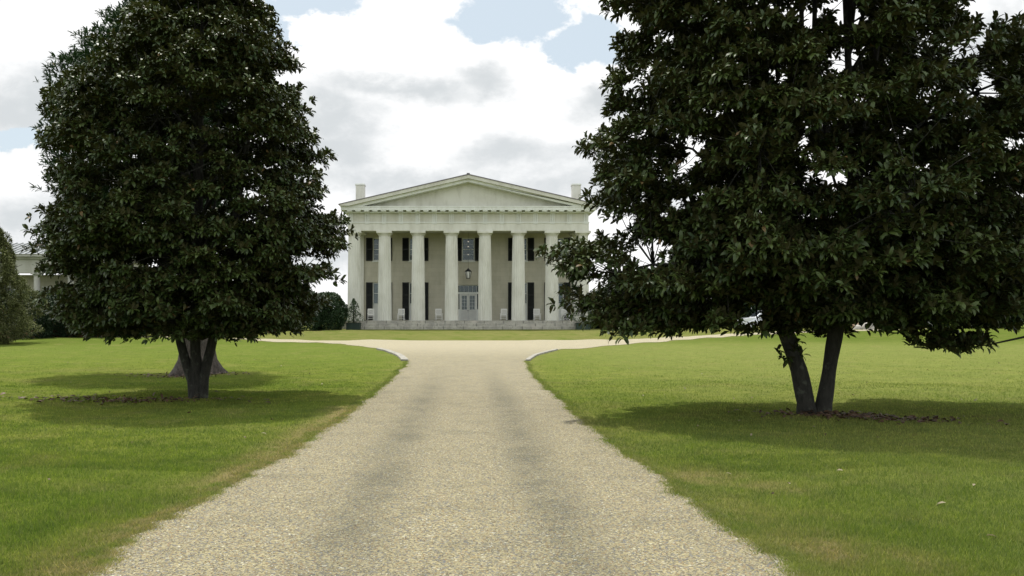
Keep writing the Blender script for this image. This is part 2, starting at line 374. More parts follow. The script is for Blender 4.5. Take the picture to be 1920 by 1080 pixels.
def np_obj(name, V_, faces_list, m, parent=None, attrs=None, smooth=False):
    """V_: (n,3) array; faces_list: list of (k, size) index arrays"""
    me = bpy.data.meshes.new(name); off = np.array(parent_loc(parent)[:])
    V_ = np.asarray(V_, dtype=np.float32) - off.astype(np.float32)
    loops = np.concatenate([f.reshape(-1) for f in faces_list]).astype(np.int32)
    sizes = np.concatenate([np.full(len(f), f.shape[1]) for f in faces_list]).astype(np.int32)
    starts = np.concatenate([[0], np.cumsum(sizes)[:-1]]).astype(np.int32)
    me.vertices.add(len(V_)); me.vertices.foreach_set('co', V_.reshape(-1))
    me.loops.add(len(loops)); me.loops.foreach_set('vertex_index', loops)
    me.polygons.add(len(sizes)); me.polygons.foreach_set('loop_start', starts); me.polygons.foreach_set('loop_total', sizes)
    if smooth: me.polygons.foreach_set('use_smooth', np.ones(len(sizes), dtype=bool))
    me.update(calc_edges=True); me.validate()
    for k, a in (attrs or {}).items():
        at = me.attributes.new(k, 'FLOAT', 'POINT'); at.data.foreach_set('value', np.asarray(a, dtype=np.float32))
    me.materials.append(M[m])
    o = bpy.data.objects.new(name, me); C.objects.link(o)
    if parent: o.parent = parent
    return o
def thing(name, loc, label, cat, group=None):
    o = bpy.data.objects.new(name, None); C.objects.link(o); o.location = loc; o.empty_display_size = 0.3
    return tag(o, label, cat, group)
def tag(o, label=None, cat=None, group=None, kind=None):
    if label: o['label'] = label
    if cat: o['category'] = cat
    if group: o['group'] = group
    if kind: o['kind'] = kind
    return o
def kids(o): return [c for c in bpy.data.objects if c.parent == o]
def copy_tree(o, parent=None):
    c = o.copy(); C.objects.link(c); c.parent = parent
    for ch in kids(o): copy_tree(ch, c)
    return c

# ------------------------------------------------------------------ terrain
def smooth(a, b, x):
    q = np.clip((x - a) / (b - a), 0, 1); return q * q * (3 - 2 * q)
def hfun(x, y):
    x = np.asarray(x, float); y = np.asarray(y, float)
    h = np.interp(y, [-500, 30, 36, 40, 45, 52, 58, 65, 72, 80, 100, 160, 5000], [0, 0, 0.01, 0.04, 0.14, 0.34, 0.46, 0.57, 0.66, 0.75, 0.8, 0.6, 0.6])
    h = h * (1 - 0.45 * smooth(14, 32, -x))
    w_ = smooth(2.6, 5, np.abs(x)) * (1 - smooth(70, 80, y)) * smooth(3, 6, y)
    und = 0.035 * np.sin(x * 0.61 + 1.3) * np.sin(y * 0.43 + 0.7) + 0.02 * np.sin(x * 1.37 + y * 0.9) + 0.012 * np.sin(x * 2.3 - y * 1.9 + 2)
    return h + und * w_
def lines(segs):
    o = []
    for a, b, st in segs: o += list(np.arange(a, b, st))
    return np.array(o + [segs[-1][1]])
gx = lines([(-3000, -200, 400), (-200, -60, 20), (-60, -16, 2), (-16, 16, 0.25), (16, 60, 2), (60, 200, 20), (200, 3000, 400)])
gy = lines([(-300, -20, 40), (-20, 2, 2), (2, 40, 0.25), (40, 100, 0.5), (100, 200, 10), (200, 4000, 400)])
XX, YY = np.meshgrid(gx, gy, indexing='ij'); HH = hfun(XX, YY)
def ht(x, y):
    x = np.atleast_1d(np.asarray(x, float)); y = np.atleast_1d(np.asarray(y, float))
    i = np.clip(np.searchsorted(gx, x) - 1, 0, len(gx) - 2); j = np.clip(np.searchsorted(gy, y) - 1, 0, len(gy) - 2)
    u = (x - gx[i]) / (gx[i + 1] - gx[i]); v = (y - gy[j]) / (gy[j + 1] - gy[j])
    return HH[i, j] * (1 - u) * (1 - v) + HH[i + 1, j] * u * (1 - v) + HH[i, j + 1] * (1 - u) * v + HH[i + 1, j + 1] * u * v
def H(x, y): return float(ht(x, y)[0])

# cheap smooth value noise (numpy)
_tab = np.random.default_rng(3).random(4096)
def vn(x, y, seed=0):
    xi = np.floor(x).astype(int); yi = np.floor(y).astype(int); u = x - xi; v = y - yi
    u = u * u * (3 - 2 * u); v = v * v * (3 - 2 * v)
    def g(a, b): return _tab[(a * 127 + b * 311 + seed * 71) % 4096]
    return (g(xi, yi) * (1 - u) + g(xi + 1, yi) * u) * (1 - v) + (g(xi, yi + 1) * (1 - u) + g(xi + 1, yi + 1) * u) * v
def fbm(x, y, seed=0): return (vn(x, y, seed) + 0.5 * vn(x * 2.1, y * 2.1, seed + 1) + 0.25 * vn(x * 4.3, y * 4.3, seed + 2)) / 1.75

# drive plan: near edges and far edges as x(y)
NL = ([-8, 5, 6.5, 7.6, 9, 12, 14.2, 21, 30, 33, 37.6, 41, 45, 48, 50, 51.5, 54, 60, 72],
      [-2.6, -2.5, -2.38, -2.3, -2.2, -2.08, -2.03, -2.05, -2.15, -2.3, -2.9, -3.67, -5.0, -7.1, -9.9, -12.2, -15.5, -23, -38])
NR = ([-8, 5, 6.5, 7.6, 10, 14.2, 21, 28, 33, 37.6, 41, 44, 46, 49, 54, 59, 70, 84],
      [2.15, 2.08, 2.02, 2.0, 1.9, 1.83, 1.8, 1.95, 2.2, 2.87, 3.77, 5.0, 7.0, 9.9, 14.4, 18.5, 30, 48])
FL = ([52, 52.3, 52.9, 54.5, 56.5, 63, 76], [-4.0, -6.5, -9.6, -13.5, -17, -25.5, -40])
FR = ([52, 52.4, 55, 62, 69, 82], [4.0, 7.2, 11.2, 17.6, 25, 42])
def jag(y, s, a=1.0):
    return a * (0.11 * (vn(y * 0.9, y * 0 + s) - 0.5) + 0.07 * (vn(y * 5.1, y * 0 + s + 5) - 0.5) + 0.06 * (vn(y * 14.0, y * 0 + s + 9) - 0.5))
def xl(y): return np.interp(y, *NL) + jag(y, 1.0) * (1 + 0.5 * smooth(3, 12, 14 - y)) * (1 + 3 * smooth(45, 52, y))
def xr(y): return np.interp(y, *NR) + jag(y, 31.0) * (1 + 0.2 * smooth(3, 12, 14 - y)) * (1 + 3 * smooth(45, 52, y))
rows = []                    # (y, x0, x1)
gv, gf = [], []
def strip(ys, fx0, fx1, nx):
    base = sum(len(a) for a in gv); ys = np.asarray(ys)
    a = fx0(ys); b = fx1(ys); u = np.linspace(0, 1, nx)
    xs = a[:, None] * (1 - u) + b[:, None] * u; yy = np.repeat(ys[:, None], nx, 1)
    zz = ht(xs.ravel(), yy.ravel()).reshape(xs.shape) + 0.014
    gv.append(np.stack([xs, yy, zz], -1).reshape(-1, 3))
    i = np.arange(len(ys) - 1)[:, None] * nx + np.arange(nx - 1)[None] + base
    gf.append(np.stack([i, i + 1, i + nx + 1, i + nx], -1).reshape(-1, 4))
strip(np.concatenate([np.arange(-7.5, 22, 0.05), np.arange(22, 52.001, 0.125)]), xl, xr, 60)
strip(np.arange(52.0, 72, 0.125), xl, lambda y: np.interp(y, *FL) + jag(y, 50, 3), 30)
strip(np.arange(52.0, 82, 0.125), lambda y: np.interp(y, *FR) + jag(y, 60, 3), xr, 30)
tag(np_obj('gravel_drive', np.concatenate(gv), [np.concatenate(gf)], 'gravel'), kind='structure')
def in_drive(x, y, m=0.0):
    a = (x > xl(y) - m) & (x < xr(y) + m) & (y < 52)
    b = (y >= 52) & (((x > xl(y)) & (x < np.interp(y, *FL))) | ((x > np.interp(y, *FR)) & (x < xr(y))))
    return a | b
def dry(x, y):
    dl = np.interp(y, *NL) - x; dr = x - np.interp(y, *NR)
    n_ = fbm(x * 1.2, y * 0.8, 4)
    el = np.exp(-np.clip(dl - 0.05, 0, 9) ** 2 / (0.40 ** 2)) * 1.1 * (y < 16) + np.exp(-np.clip(dl, 0, 9) / 0.3) * 0.4
    er = np.exp(-np.clip(dr, 0, 9) / 0.35) * 0.45
    e = np.where(x < 0, el, er) * smooth(0.25, 0.6, n_ + 0.12)
    sp = np.zeros_like(x)
    for cx_, cy_, sx, sy, a in [(2.35, 8.7, 0.45, 0.55, 0.95), (2.9, 8.2, 0.35, 0.3, 0.7), (2.45, 6.0, 0.33, 0.5, 0.9), (2.9, 5.7, 0.3, 0.35, 0.6), (-8.1, 25.2, 1.5, 0.7, 0.75),
                                (2.3, 7.3, 0.3, 0.8, 0.5), (5.9, 14.3, 0.7, 0.5, 0.5), (-5.9, 17.2, 0.5, 0.4, 0.4), (-12, 27, 2.4, 0.8, 0.35), (-13, 23, 2.0, 0.6, 0.3)]:
        sp = np.maximum(sp, a * np.exp(-((x - cx_) / sx) ** 2 - ((y - cy_) / sy) ** 2))
    return np.clip(np.maximum(e, sp * (0.5 + n_)), 0, 1)
ni, nj = XX.shape
ii = np.arange(ni - 1)[:, None] * nj + np.arange(nj - 1)[None]
tag(np_obj('lawn', np.stack([XX, YY, HH], -1).reshape(-1, 3), [np.stack([ii, ii + nj, ii + nj + 1, ii + 1], -1).reshape(-1, 4)], 'lawn',
           attrs={'dry': dry(XX.ravel(), YY.ravel())}, smooth=True), kind='structure')

# grass blades on the nearer lawn
def blades(n, y0, y1, hmin, hmax, wd):
    u = rng.random(n); y = 1 / (1 / y0 + u * (1 / y1 - 1 / y0))
    x = y * rng.uniform(-0.60, 0.70, n) + rng.uniform(-1, 1, n) * 0.5
    keep = ~in_drive(x, y, -0.03) | (~in_drive(x, y, -0.03 - 0.28 * np.clip(fbm(x * 4, y * 4, 21) - 0.32, 0, 1)) & (rng.random(n) < 0.8)) | (~in_drive(x, y, -0.22) & (rng.random(n) < 0.05))
    edge = (np.abs(x - np.interp(y, *NL)) < 0.5) | (np.abs(x - np.interp(y, *NR)) < 0.35)
    dl = np.minimum(np.abs(x - np.interp(y, *NL)), np.abs(x - np.interp(y, *NR)))
    thin = (dl < 0.3) & (fbm(x * 3, y * 3, 8) < 0.47)
    keep &= ~(thin & (rng.random(n) < 0.2))
    x, y = x[keep], y[keep]; n = len(x)
    z = ht(x, y)
    tuft = 0.7 + 0.9 * fbm(x * 2.2, y * 2.2, 12)
    h = rng.uniform(hmin, hmax, n) * tuft * (1 - 0.35 * dry(x, y)); a = rng.random(n) * 2 * PI; wv = wd * (0.7 + 0.6 * rng.random(n))
    lean = rng.uniform(0.1, 0.9, n) * h; la = rng.random(n) * 2 * PI
    dx, dy = np.cos(a) * wv, np.sin(a) * wv
    p0 = np.stack([x - dx, y - dy, z - 0.004], -1); p1 = np.stack([x + dx, y + dy, z - 0.004], -1)
    p2 = np.stack([x + np.cos(la) * lean, y + np.sin(la) * lean, z + h], -1)
    return np.stack([p0, p1, p2], 1).reshape(-1, 3), n, np.repeat(rng.random(n), 3)
Vs, As = [], []
for args in ((300000, 4.2, 10, 0.018, 0.042, 0.0034), (190000, 9, 22, 0.016, 0.036, 0.0055), (60000, 20, 46, 0.012, 0.028, 0.008)):
    v_, n_, a_ = blades(*args); Vs.append(v_); As.append(a_)
def edge_blades(n):
    y = 1 / (1 / 4.6 + rng.random(n) * (1 / 33 - 1 / 4.6)); sd_ = rng.random(n) < 0.5
    off = -0.05 + rng.normal(0.0, 0.05, n) * (0.5 + 1.5 * fbm(y * 3, y * 0 + 3, 41)); x = np.where(sd_, xl(y) + off, xr(y) - off)
    z = ht(x, y); h = rng.uniform(0.012, 0.036, n); a = rng.random(n) * 2 * PI; wv = 0.0028 + 0.00022 * y; la = rng.random(n) * 2 * PI
    dx, dy = np.cos(a) * wv, np.sin(a) * wv
    return np.stack([np.stack([x - dx, y - dy, z + 0.004], -1), np.stack([x + dx, y + dy, z + 0.004], -1), np.stack([x + np.cos(la) * h, y + np.sin(la) * h, z + 0.012 + h * 0.8], -1)], 1).reshape(-1, 3), n, np.repeat(rng.random(n), 3)
v_, n_, a_ = edge_blades(60000); Vs.append(v_); As.append(a_)
V_ = np.concatenate(Vs); A_ = np.concatenate(As)
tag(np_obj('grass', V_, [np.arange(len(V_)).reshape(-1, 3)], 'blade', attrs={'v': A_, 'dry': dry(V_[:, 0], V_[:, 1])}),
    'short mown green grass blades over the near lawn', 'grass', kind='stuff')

# loose pebbles on the near drive
n = 60000
u = rng.random(n); y = 1 / (1 / 4.3 + u * (1 / 18 - 1 / 4.3)); x = rng.uniform(-2.8, 2.5, n)
k = in_drive(x, y, 0.0) | (in_drive(x, y, 0.06) & (rng.random(n) < 0.30)); x, y = x[k], y[k]; n = len(x)
s = rng.uniform(0.0025, 0.007, n); z = ht(x, y) + 0.014 + s * 0.25
oc = np.array([(1, 0, 0), (-1, 0, 0), (0, 1, 0), (0, -1, 0), (0, 0, 1), (0, 0, -1)], float)
q = oc[None] * s[:, None, None] * rng.uniform(0.65, 1.25, (n, 6, 1)); q[:, :, 2] *= 0.7
an = rng.random(n) * PI; ca, sa = np.cos(an)[:, None], np.sin(an)[:, None]
qx = q[:, :, 0] * ca - q[:, :, 1] * sa; qy = q[:, :, 0] * sa + q[:, :, 1] * ca
V_ = np.stack([qx + x[:, None], qy + y[:, None], q[:, :, 2] + z[:, None]], -1).reshape(-1, 3)
of = np.array([(0, 2, 4), (2, 1, 4), (1, 3, 4), (3, 0, 4), (2, 0, 5), (1, 2, 5), (3, 1, 5), (0, 3, 5)])
tag(np_obj('loose_pebbles', V_, [(of[None] + (np.arange(n) * 6)[:, None, None]).reshape(-1, 3)], 'pebble', attrs={'v': np.repeat(rng.random(n), 6)}),
    'loose tan and grey pebbles on the gravel drive', 'gravel', kind='stuff')

# ------------------------------------------------------------------ foliage
def unit(a): return a / np.maximum(np.linalg.norm(a, axis=-1, keepdims=True), 1e-9)
def leaves(P_, D_, L_, W_, droop=0.14, nrm_bias=1.0, spread=None, r=rng):
    """one folded three-face leaf per row: base P_, direction D_"""
    n = len(P_); D_ = unit(D_)
    up = np.tile(np.array([0, 0, 1.0]), (n, 1)) * nrm_bias + r.normal(0, 0.35, (n, 3))
    side = unit(np.cross(D_, up)); nr = unit(np.cross(side, D_))
    L = L_[:, None]; Wd = W_[:, None]
    base = P_; a = P_ + D_ * L * 0.38 + nr * L * 0.03; b = P_ + D_ * L * 0.77 - nr * L * droop * 0.25; tip = P_ + D_ * L * 0.97 - nr * L * droop
    lift = nr * Wd * 0.25
    vs = np.stack([base, a - side * Wd * 0.46 + lift, a + side * Wd * 0.46 + lift, b - side * Wd * 0.38 + lift, b + side * Wd * 0.38 + lift, tip], 1).reshape(-1, 3)
    o = (np.arange(n) * 6)[:, None]
    tri = np.concatenate([o + np.array([[0, 2, 1]]), o + np.array([[3, 4, 5]])]); quad = o + np.array([[1, 2, 4, 3]])
    return vs, tri, quad
def foliage_obj(name, sets, m, parent):
    vs, tr, qd, at = [], [], [], []; o = 0
    for (v_, t_, q_), a_ in sets:
        vs.append(v_); tr.append(t_ + o); qd.append(q_ + o); at.append(np.repeat(a_, 6)); o += len(v_)
    return np_obj(name, np.concatenate(vs), [np.concatenate(tr), np.concatenate(qd)], m, parent, {'v': np.concatenate(at)})
def rosettes(P_, A_, k, L0, L1, wf, openang=(28, 88), r=rng, tone=None):
    n = len(P_); A_ = unit(A_); ref = np.where(np.abs(A_[:, 2:3]) > 0.9, np.array([[1.0, 0, 0]]), np.array([[0, 0, 1.0]]))
    e1 = unit(np.cross(A_, ref)); e2 = np.cross(A_, e1)
    ph = (np.arange(k)[None] * 2.399 + r.random((n, 1)) * 6.28 + r.normal(0, 0.2, (n, k)))
    th = np.radians(r.uniform(openang[0], openang[1], (n, k)))
    D_ = A_[:, None] * np.cos(th)[..., None] + (e1[:, None] * np.cos(ph)[..., None] + e2[:, None] * np.sin(ph)[..., None]) * np.sin(th)[..., None]
    D_ = D_ + np.array([0, 0, 0.05])
    Pb = P_[:, None] - A_[:, None] * (r.random((n, k)) * 0.09)[..., None]
    L = r.uniform(L0, L1, (n, k))
    tn = (tone if tone is not None else r.random(n))[:, None] * 0.5 + r.random((n, k)) * 0.5
    tn = np.where(r.random((n, k)) < 0.008, 1.0, tn * 0.95)
    return leaves(Pb.reshape(-1, 3), D_.reshape(-1, 3), L.ravel(), (L * wf * r.uniform(0.85, 1.15, (n, k))).ravel(), r=r), tn.ravel()

def crown_clumps(base, prof, n, r, Yd, zscale=1.0, gaps=(), minr=0.35, sep=0.42, depth=0.95, inner=0.35, stick=0.08, strict=0.32):
    """prof: rows (py, left px, right px) of the crown outline as seen at distance Yd"""
    prof = sorted(prof, reverse=True); s = Yd / F
    zs = np.array([EYE + (HY - p[0]) * s for p in prof]); Ls = np.array([(p[1] - CX) * s for p in prof]); Rs = np.array([(p[2] - CX) * s for p in prof])
    bx = base[0]; pts = []; tries = 0
    wz = (Rs - Ls); zz = np.linspace(zs[0], zs[-1], 200); cw = np.cumsum(np.interp(zz, zs, wz) + 0.5); cw /= cw[-1]
    while len(pts) < n and tries < n * 60:
        tries += 1
        z = np.interp(r.random(), cw, zz); l = bx - np.interp(z, zs, Ls); rr = np.interp(z, zs, Rs) - bx
        th = r.random() * 2 * PI; c, sn = math.cos(th), math.sin(th)
        rx = rr if c > 0 else l; ry = (l + rr) / 2 * depth; ry = min(ry, max(l, rr))
        u_ = inner + (1 - inner) * r.random() ** 0.45
        if r.random() < stick: u_ += 0.06
        px_, py_ = bx + c * rx * u_, base[1] + sn * ry * u_
        # squash so that the silhouette fits from the front
        pix = CX + F * px_ / py_; piy = HY - F * (z - EYE) / py_
        if strict:
            lo = np.interp(-piy, [-p[0] for p in prof], [p[1] for p in prof]); hi = np.interp(-piy, [-p[0] for p in prof], [p[2] for p in prof])
            mg = strict * F / py_ * (0.5 + 0.6 * r.random())
            if pix < lo + mg or pix > hi - mg or piy > prof[0][0] - mg * 0.35: continue
        if any(((pix - g[0]) / g[2]) ** 2 + ((piy - g[1]) / g[3]) ** 2 < 1 for g in gaps): continue
        p = np.array([px_, py_, z])
        if pts and np.min(np.linalg.norm((np.array(pts) - p) * np.array([1, 1, 1.3]), axis=1)) < sep: continue
        pts.append(p)
    return np.array(pts)
def clump_rosettes(cl, centre, r, per, rad, flat=0.6, gaps=()):
    n = len(cl); k = per
    dirs = unit(r.normal(0, 1, (n, k, 3))); dirs[..., 2] = np.abs(dirs[..., 2]) * 1.0 - 0.35
    rr = rad * (0.55 + 0.6 * r.random((n, 1, 1))) * (r.random((n, k, 1)) ** 0.4)
    P_ = cl[:, None] + dirs * rr * np.array([1, 1, flat])
    outw = unit(cl - centre(cl))[:, None]
    A_ = unit(dirs * 0.8 + outw * 0.8 + np.array([0, 0, 0.55]))
    tone = np.clip(0.5 + 0.25 * r.normal(0, 1, (n, 1)) + 0 * rr[..., 0], 0, 1)
    P_ = P_.reshape(-1, 3); A_ = A_.reshape(-1, 3); tone = np.repeat(tone, k, 1).ravel() if tone.shape[1] == 1 else tone.ravel()
    if gaps:
        pix = CX + F * P_[:, 0] / P_[:, 1]; piy = HY - F * (P_[:, 2] - EYE) / P_[:, 1]
        keep = np.ones(len(P_), bool)
        for g in gaps: keep &= ~((((pix - g[0]) / (g[2] * 0.75)) ** 2 + ((piy - g[1]) / (g[3] * 0.75)) ** 2 < 1) & (r.random(len(P_)) < 0.93))
        P_, A_, tone = P_[keep], A_[keep], tone[keep]
    return P_, A_, tone
def limbs(mb, cl, trunk_at, r, r0=0.035, nmain=34):
    """main limbs leave the trunk, thinner branches fork off the nearest main limb"""
    idx = [int(np.argmax(cl[:, 2]))]; dmin = np.linalg.norm(cl - cl[idx[0]], axis=1)
    while len(idx) < min(nmain, len(cl)):
        k = int(np.argmax(dmin)); idx.append(k); dmin = np.minimum(dmin, np.linalg.norm(cl - cl[k], axis=1))
    nodes = []
    for i in idx:
        c = cl[i]; a = trunk_at(c); d_ = c - a; L = np.linalg.norm(d_)
        pts = [a] + [a + d_ * u + np.array([0, 0, 0.10 * L * math.sin(PI * u)]) + r.normal(0, 0.025 * L, 3) for u in (0.2, 0.4, 0.6, 0.8)] + [c]
        ra = r0 * (0.5 + 0.20 * L); mb.tube(pts, [ra, ra * 0.85, ra * 0.7, ra * 0.52, ra * 0.35, 0.006], 6)
        nodes += [(p, ra * q) for p, q in zip(pts[1:5], (0.8, 0.65, 0.5, 0.33))]
    NP = np.array([p for p, _ in nodes]); NR_ = np.array([q for _, q in nodes])
    for i in range(len(cl)):
        if i in idx: continue
        c = cl[i]; k = int(np.argmin(np.linalg.norm(NP - c, axis=1) + 0.5 * np.maximum(0, NP[:, 2] - c[2]))); a = NP[k]; d_ = c - a; L = np.linalg.norm(d_)
        ra = min(NR_[k] * 0.7, 0.022); mb.tube([a, a + d_ * 0.5 + r.normal(0, 0.07 * L, 3), c], [ra, ra * 0.6, 0.005], 4)
def stem(mb, pts, rad, n=12, lump=0.06, r=random):
    P_ = [Vector(p) for p in pts]; out_p, out_r = [], []
    for i in range(len(P_) - 1):
        for k in range(4):
            u_ = k / 4; p = P_[i].lerp(P_[i + 1], u_); out_p.append(p); out_r.append((rad[i] * (1 - u_) + rad[i + 1] * u_))
    out_p.append(P_[-1]); out_r.append(rad[-1])
    o = len(mb.v); mb.tube(out_p, out_r, n)
    for i in range(o, len(mb.v)):
        v = Vector(mb.v[i]); ring = (i - o) // n; c = out_p[min(ring, len(out_p) - 1)]
        f = 1 + lump * 2.2 * mnoise.noise(Vector((v.x * 4, v.y * 4, v.z * 1.6)))
        mb.v[i] = tuple(c + (v - c) * f)

# ---- left magnolia
def px2w(px, py, Yd): return ((px - CX) * Yd / F, Yd, EYE + (HY - py) * Yd / F)
r1 = np.random.default_rng(11)
YL = 17.6; bl = px2w(371, 745, YL); bl = (bl[0], YL, H(bl[0], YL))
mag = thing('magnolia_tree', bl, 'dense rounded magnolia tree with short clustered trunk on the left lawn', 'tree', 'magnolias flanking the drive')
tb = MB()
stem(tb, [(bl[0], YL, bl[2] - 0.1), (bl[0] - 0.01, YL, bl[2] + 0.35), (bl[0] - 0.06, YL, bl[2] + 0.9), (bl[0] - 0.02, YL, 2.4), (bl[0], YL + 0.1, 5.0), (bl[0] + 0.1, YL, 8.2)], [0.19, 0.13, 0.11, 0.10, 0.08, 0.03], 14, 0.12)
stem(tb, [(bl[0] - 0.08, YL - 0.02, bl[2] - 0.1), (bl[0] - 0.12, YL, bl[2] + 0.35), (bl[0] - 0.36, YL, bl[2] + 1.15), (bl[0] - 0.7, YL + 0.2, 3.0), (bl[0] - 1.0, YL + 0.3, 6.0)], [0.11, 0.10, 0.10, 0.08, 0.04], 10, 0.1)
stem(tb, [(bl[0] + 0.09, YL - 0.04, bl[2] - 0.1), (bl[0] + 0.13, YL - 0.03, bl[2] + 0.4), (bl[0] + 0.30, YL, bl[2] + 1.2), (bl[0] + 0.75, YL - 0.2, 3.2), (bl[0] + 1.2, YL - 0.2, 6.0)], [0.12, 0.10, 0.09, 0.08, 0.04], 10, 0.1)
tb.build('trunk', 'bark', mag, True)
prof_l = [(-130, 340, 400), (-90, 305, 445), (-40, 285, 475), (0, 262, 500), (40, 228, 522), (80, 180, 540), (110, 145, 558), (160, 108, 574), (200, 102, 580), (240, 96, 598), (270, 82, 604), (300, 92, 604), (340, 92, 606),
          (380, 85, 625), (420, 52, 648), (450, 62, 650), (480, 90, 625), (500, 78, 645), (540, 95, 600), (570, 92, 618), (600, 112, 605), (622, 150, 520), (636, 190, 440)]
gaps_l = [(421, 198, 18, 14), (338, 436, 16, 12), (572, 492, 42, 18), (205, 356, 12, 10), (525, 145, 20, 10), (620, 545, 45, 18), (470, 362, 14, 9), (300, 385, 10, 8), (110, 520, 20, 10), (100, 565, 14, 24)]
cl = crown_clumps(bl, prof_l, 660, r1, YL, gaps=gaps_l, sep=0.29, inner=0.2, strict=0.24)
cl = np.concatenate([cl, crown_clumps(bl, [(420, 70, 640), (480, 110, 600), (540, 110, 590), (600, 125, 590), (628, 170, 480)], 150, r1, YL, gaps=gaps_l, sep=0.26, inner=0.1, strict=0.3)])
cl = np.concatenate([cl, np.array([px2w(*q) for q in [(150, 612, 17.2), (175, 618, 17.6), (440, 622, 17.0), (425, 612, 17.4), (250, 610, 16.9), (330, 612, 16.6), (520, 606, 17.4), (210, 606, 18), (385, 606, 17)]])])
cen = lambda c: np.stack([np.full(len(c), bl[0]), np.full(len(c), YL), c[:, 2] - 0.6], -1)
P_, A_, tn = clump_rosettes(cl, cen, r1, 25, 0.50, 0.68, gaps_l)
foliage_obj('crown', [rosettes(P_, A_, 11, 0.10, 0.165, 0.38, r=r1, tone=tn)], 'magnolia', mag)
lb = MB(); limbs(lb, cl, lambda c: np.array([bl[0] + 0.04 * (c[0] - bl[0]), YL, max(1.2, min(8.2, bl[2] + (c[2] - bl[2]) * 0.72 - 0.1))]), r1)
lb.build('branches', 'bark', mag, True)

# ---- right magnolia
r2 = np.random.default_rng(23)
YR = 14.6; br_ = px2w(1527, 775, YR); br_ = (br_[0], YR, H(br_[0], YR))
mag2 = thing('magnolia_tree', br_, 'wide spreading magnolia tree with two leaning trunks right of the drive', 'tree', 'magnolias flanking the drive')
tb = MB(); s_ = YR / F
bxr, bz = br_[0], br_[2]
stem(tb, [(bxr - 0.12, YR, bz - 0.1), (bxr - 0.15, YR, bz + 0.2), (bxr - 0.28, YR, bz + 0.75), (bxr - 0.50, YR, bz + 1.4), (bxr - 0.62, YR + 0.1, 2.6), (bxr - 0.8, YR + 0.2, 5.0), (bxr - 0.9, YR, 9.5)], [0.20, 0.150, 0.140, 0.135, 0.12, 0.08, 0.04], 14, 0.09)
stem(tb, [(bxr + 0.13, YR + 0.03, bz - 0.1), (bxr + 0.16, YR, bz + 0.2), (bxr + 0.25, YR, bz + 0.75), (bxr + 0.38, YR, bz + 1.5), (bxr + 0.65, YR - 0.1, 2.8), (bxr + 0.6, YR, 5.5), (bxr + 0.4, YR, 10.2)], [0.19, 0.140, 0.125, 0.125, 0.115, 0.06, 0.03], 14, 0.09)
for dx_, zt in ((-0.25, 9.0), (0.05, 9.4), (0.9, 8.6), (1.6, 8.0)):
    stem(tb, [(bxr + dx_ * 0.3 + 0.3, YR, 4.2), (bxr + dx_ * 0.7, YR + 0.1, 6.3), (bxr + dx_, YR, zt)], [0.06, 0.045, 0.015], 6, 0.05)
tb.build('trunk', 'bark', mag2, True)
prof_r = [(-420, 1500, 1620), (-330, 1330, 1740), (-220, 1220, 1820), (-100, 1160, 1860), (0, 1132, 1860), (60, 1145, 1960), (110, 1165, 2000), (150, 1150, 2030), (200, 1095, 2060), (260, 1102, 2080), (300, 1120, 2090),
          (350, 1118, 2100), (400, 1125, 2120), (430, 1118, 2130), (460, 1100, 2130), (500, 1100, 2130), (540, 1112, 2120), (580, 1135, 2110), (600, 1150, 2060), (615, 1170, 1990)]
gaps_r = [(1222, 480, 52, 36), (1165, 425, 28, 22), (1125, 500, 20, 14), (1297, 285, 22, 34), (1252, 72, 20, 16), (1590, 22, 38, 48), (1520, 40, 22, 30), (1795, 105, 20, 26), (1840, 75, 26, 26), (1862, 10, 56, 40), (1850, 165, 16, 26),
          (1278, 345, 12, 12), (1340, 108, 14, 10), (1268, 390, 22, 14), (1100, 545, 22, 20), (1408, 600, 34, 22), (1618, 606, 22, 15), (1510, 660, 30, 60), (1240, 405, 16, 12), (1160, 280, 16, 10), (1620, 665, 45, 45)]
cl = crown_clumps(br_, prof_r, 900, r2, YR, gaps=gaps_r, sep=0.36, depth=0.64, inner=0.15, strict=0.16)
ex = []
for px_, py_, yd in [(1245, 618, 14), (1178, 622, 13.6), (1130, 600, 14), (1300, 606, 14.8), (1350, 606, 14.2), (1425, 616, 14.6), (1480, 618, 14.3), (1560, 622, 15), (1700, 622, 14.4), (1740, 638, 14.2), (1790, 652, 14.2), (1775, 640, 14.6), (1830, 640, 14.4),
                     (1062, 478, 14.2), (1075, 502, 14), (1085, 472, 14.5), (1095, 515, 14.2), (1100, 490, 14), (1900, 90, 14.5), (1885, 140, 14.2), (1905, 190, 14.4), (1880, 230, 14), (1870, 300, 14.5), (1090, 560, 14), (1120, 575, 14.3), (1150, 590, 14.6), (1200, 600, 14)]:
    ex.append(px2w(px_, py_, yd))
cl = np.concatenate([cl, np.array(ex), crown_clumps(br_, [(400, 1150, 1950), (480, 1150, 1950), (540, 1160, 1950), (600, 1190, 1930)], 170, r2, YR, gaps=gaps_r, sep=0.3, inner=0.1, depth=0.55)])
low = MB()
cen = lambda c: np.stack([np.full(len(c), bxr), np.full(len(c), YR), c[:, 2] - 0.6], -1)
P_, A_, tn = clump_rosettes(cl, cen, r2, 25, 0.52, 0.68, gaps_r)
zmin = 1.6 + (600 - 664) * s_
k = P_[:, 2] > np.where((P_[:, 0] > 7.2), 1.12, 1.32)
P_, A_, tn = P_[k], A_[k], tn[k]
spr = np.array([px2w(1466, 668, 14.45), px2w(1488, 652, 14.4), px2w(1497, 640, 14.5), px2w(1462, 656, 14.5), px2w(1505, 664, 14.5), px2w(1478, 676, 14.35)])
P_ = np.concatenate([P_, spr]); A_ = np.concatenate([A_, unit(r2.normal(0, 0.5, (6, 3)) + np.array([0, -0.5, 0.3]))]); tn = np.concatenate([tn, np.full(6, 0.4)])
foliage_obj('crown', [rosettes(P_, A_, 11, 0.11, 0.19, 0.34, r=r2, tone=tn)], 'magnolia', mag2)
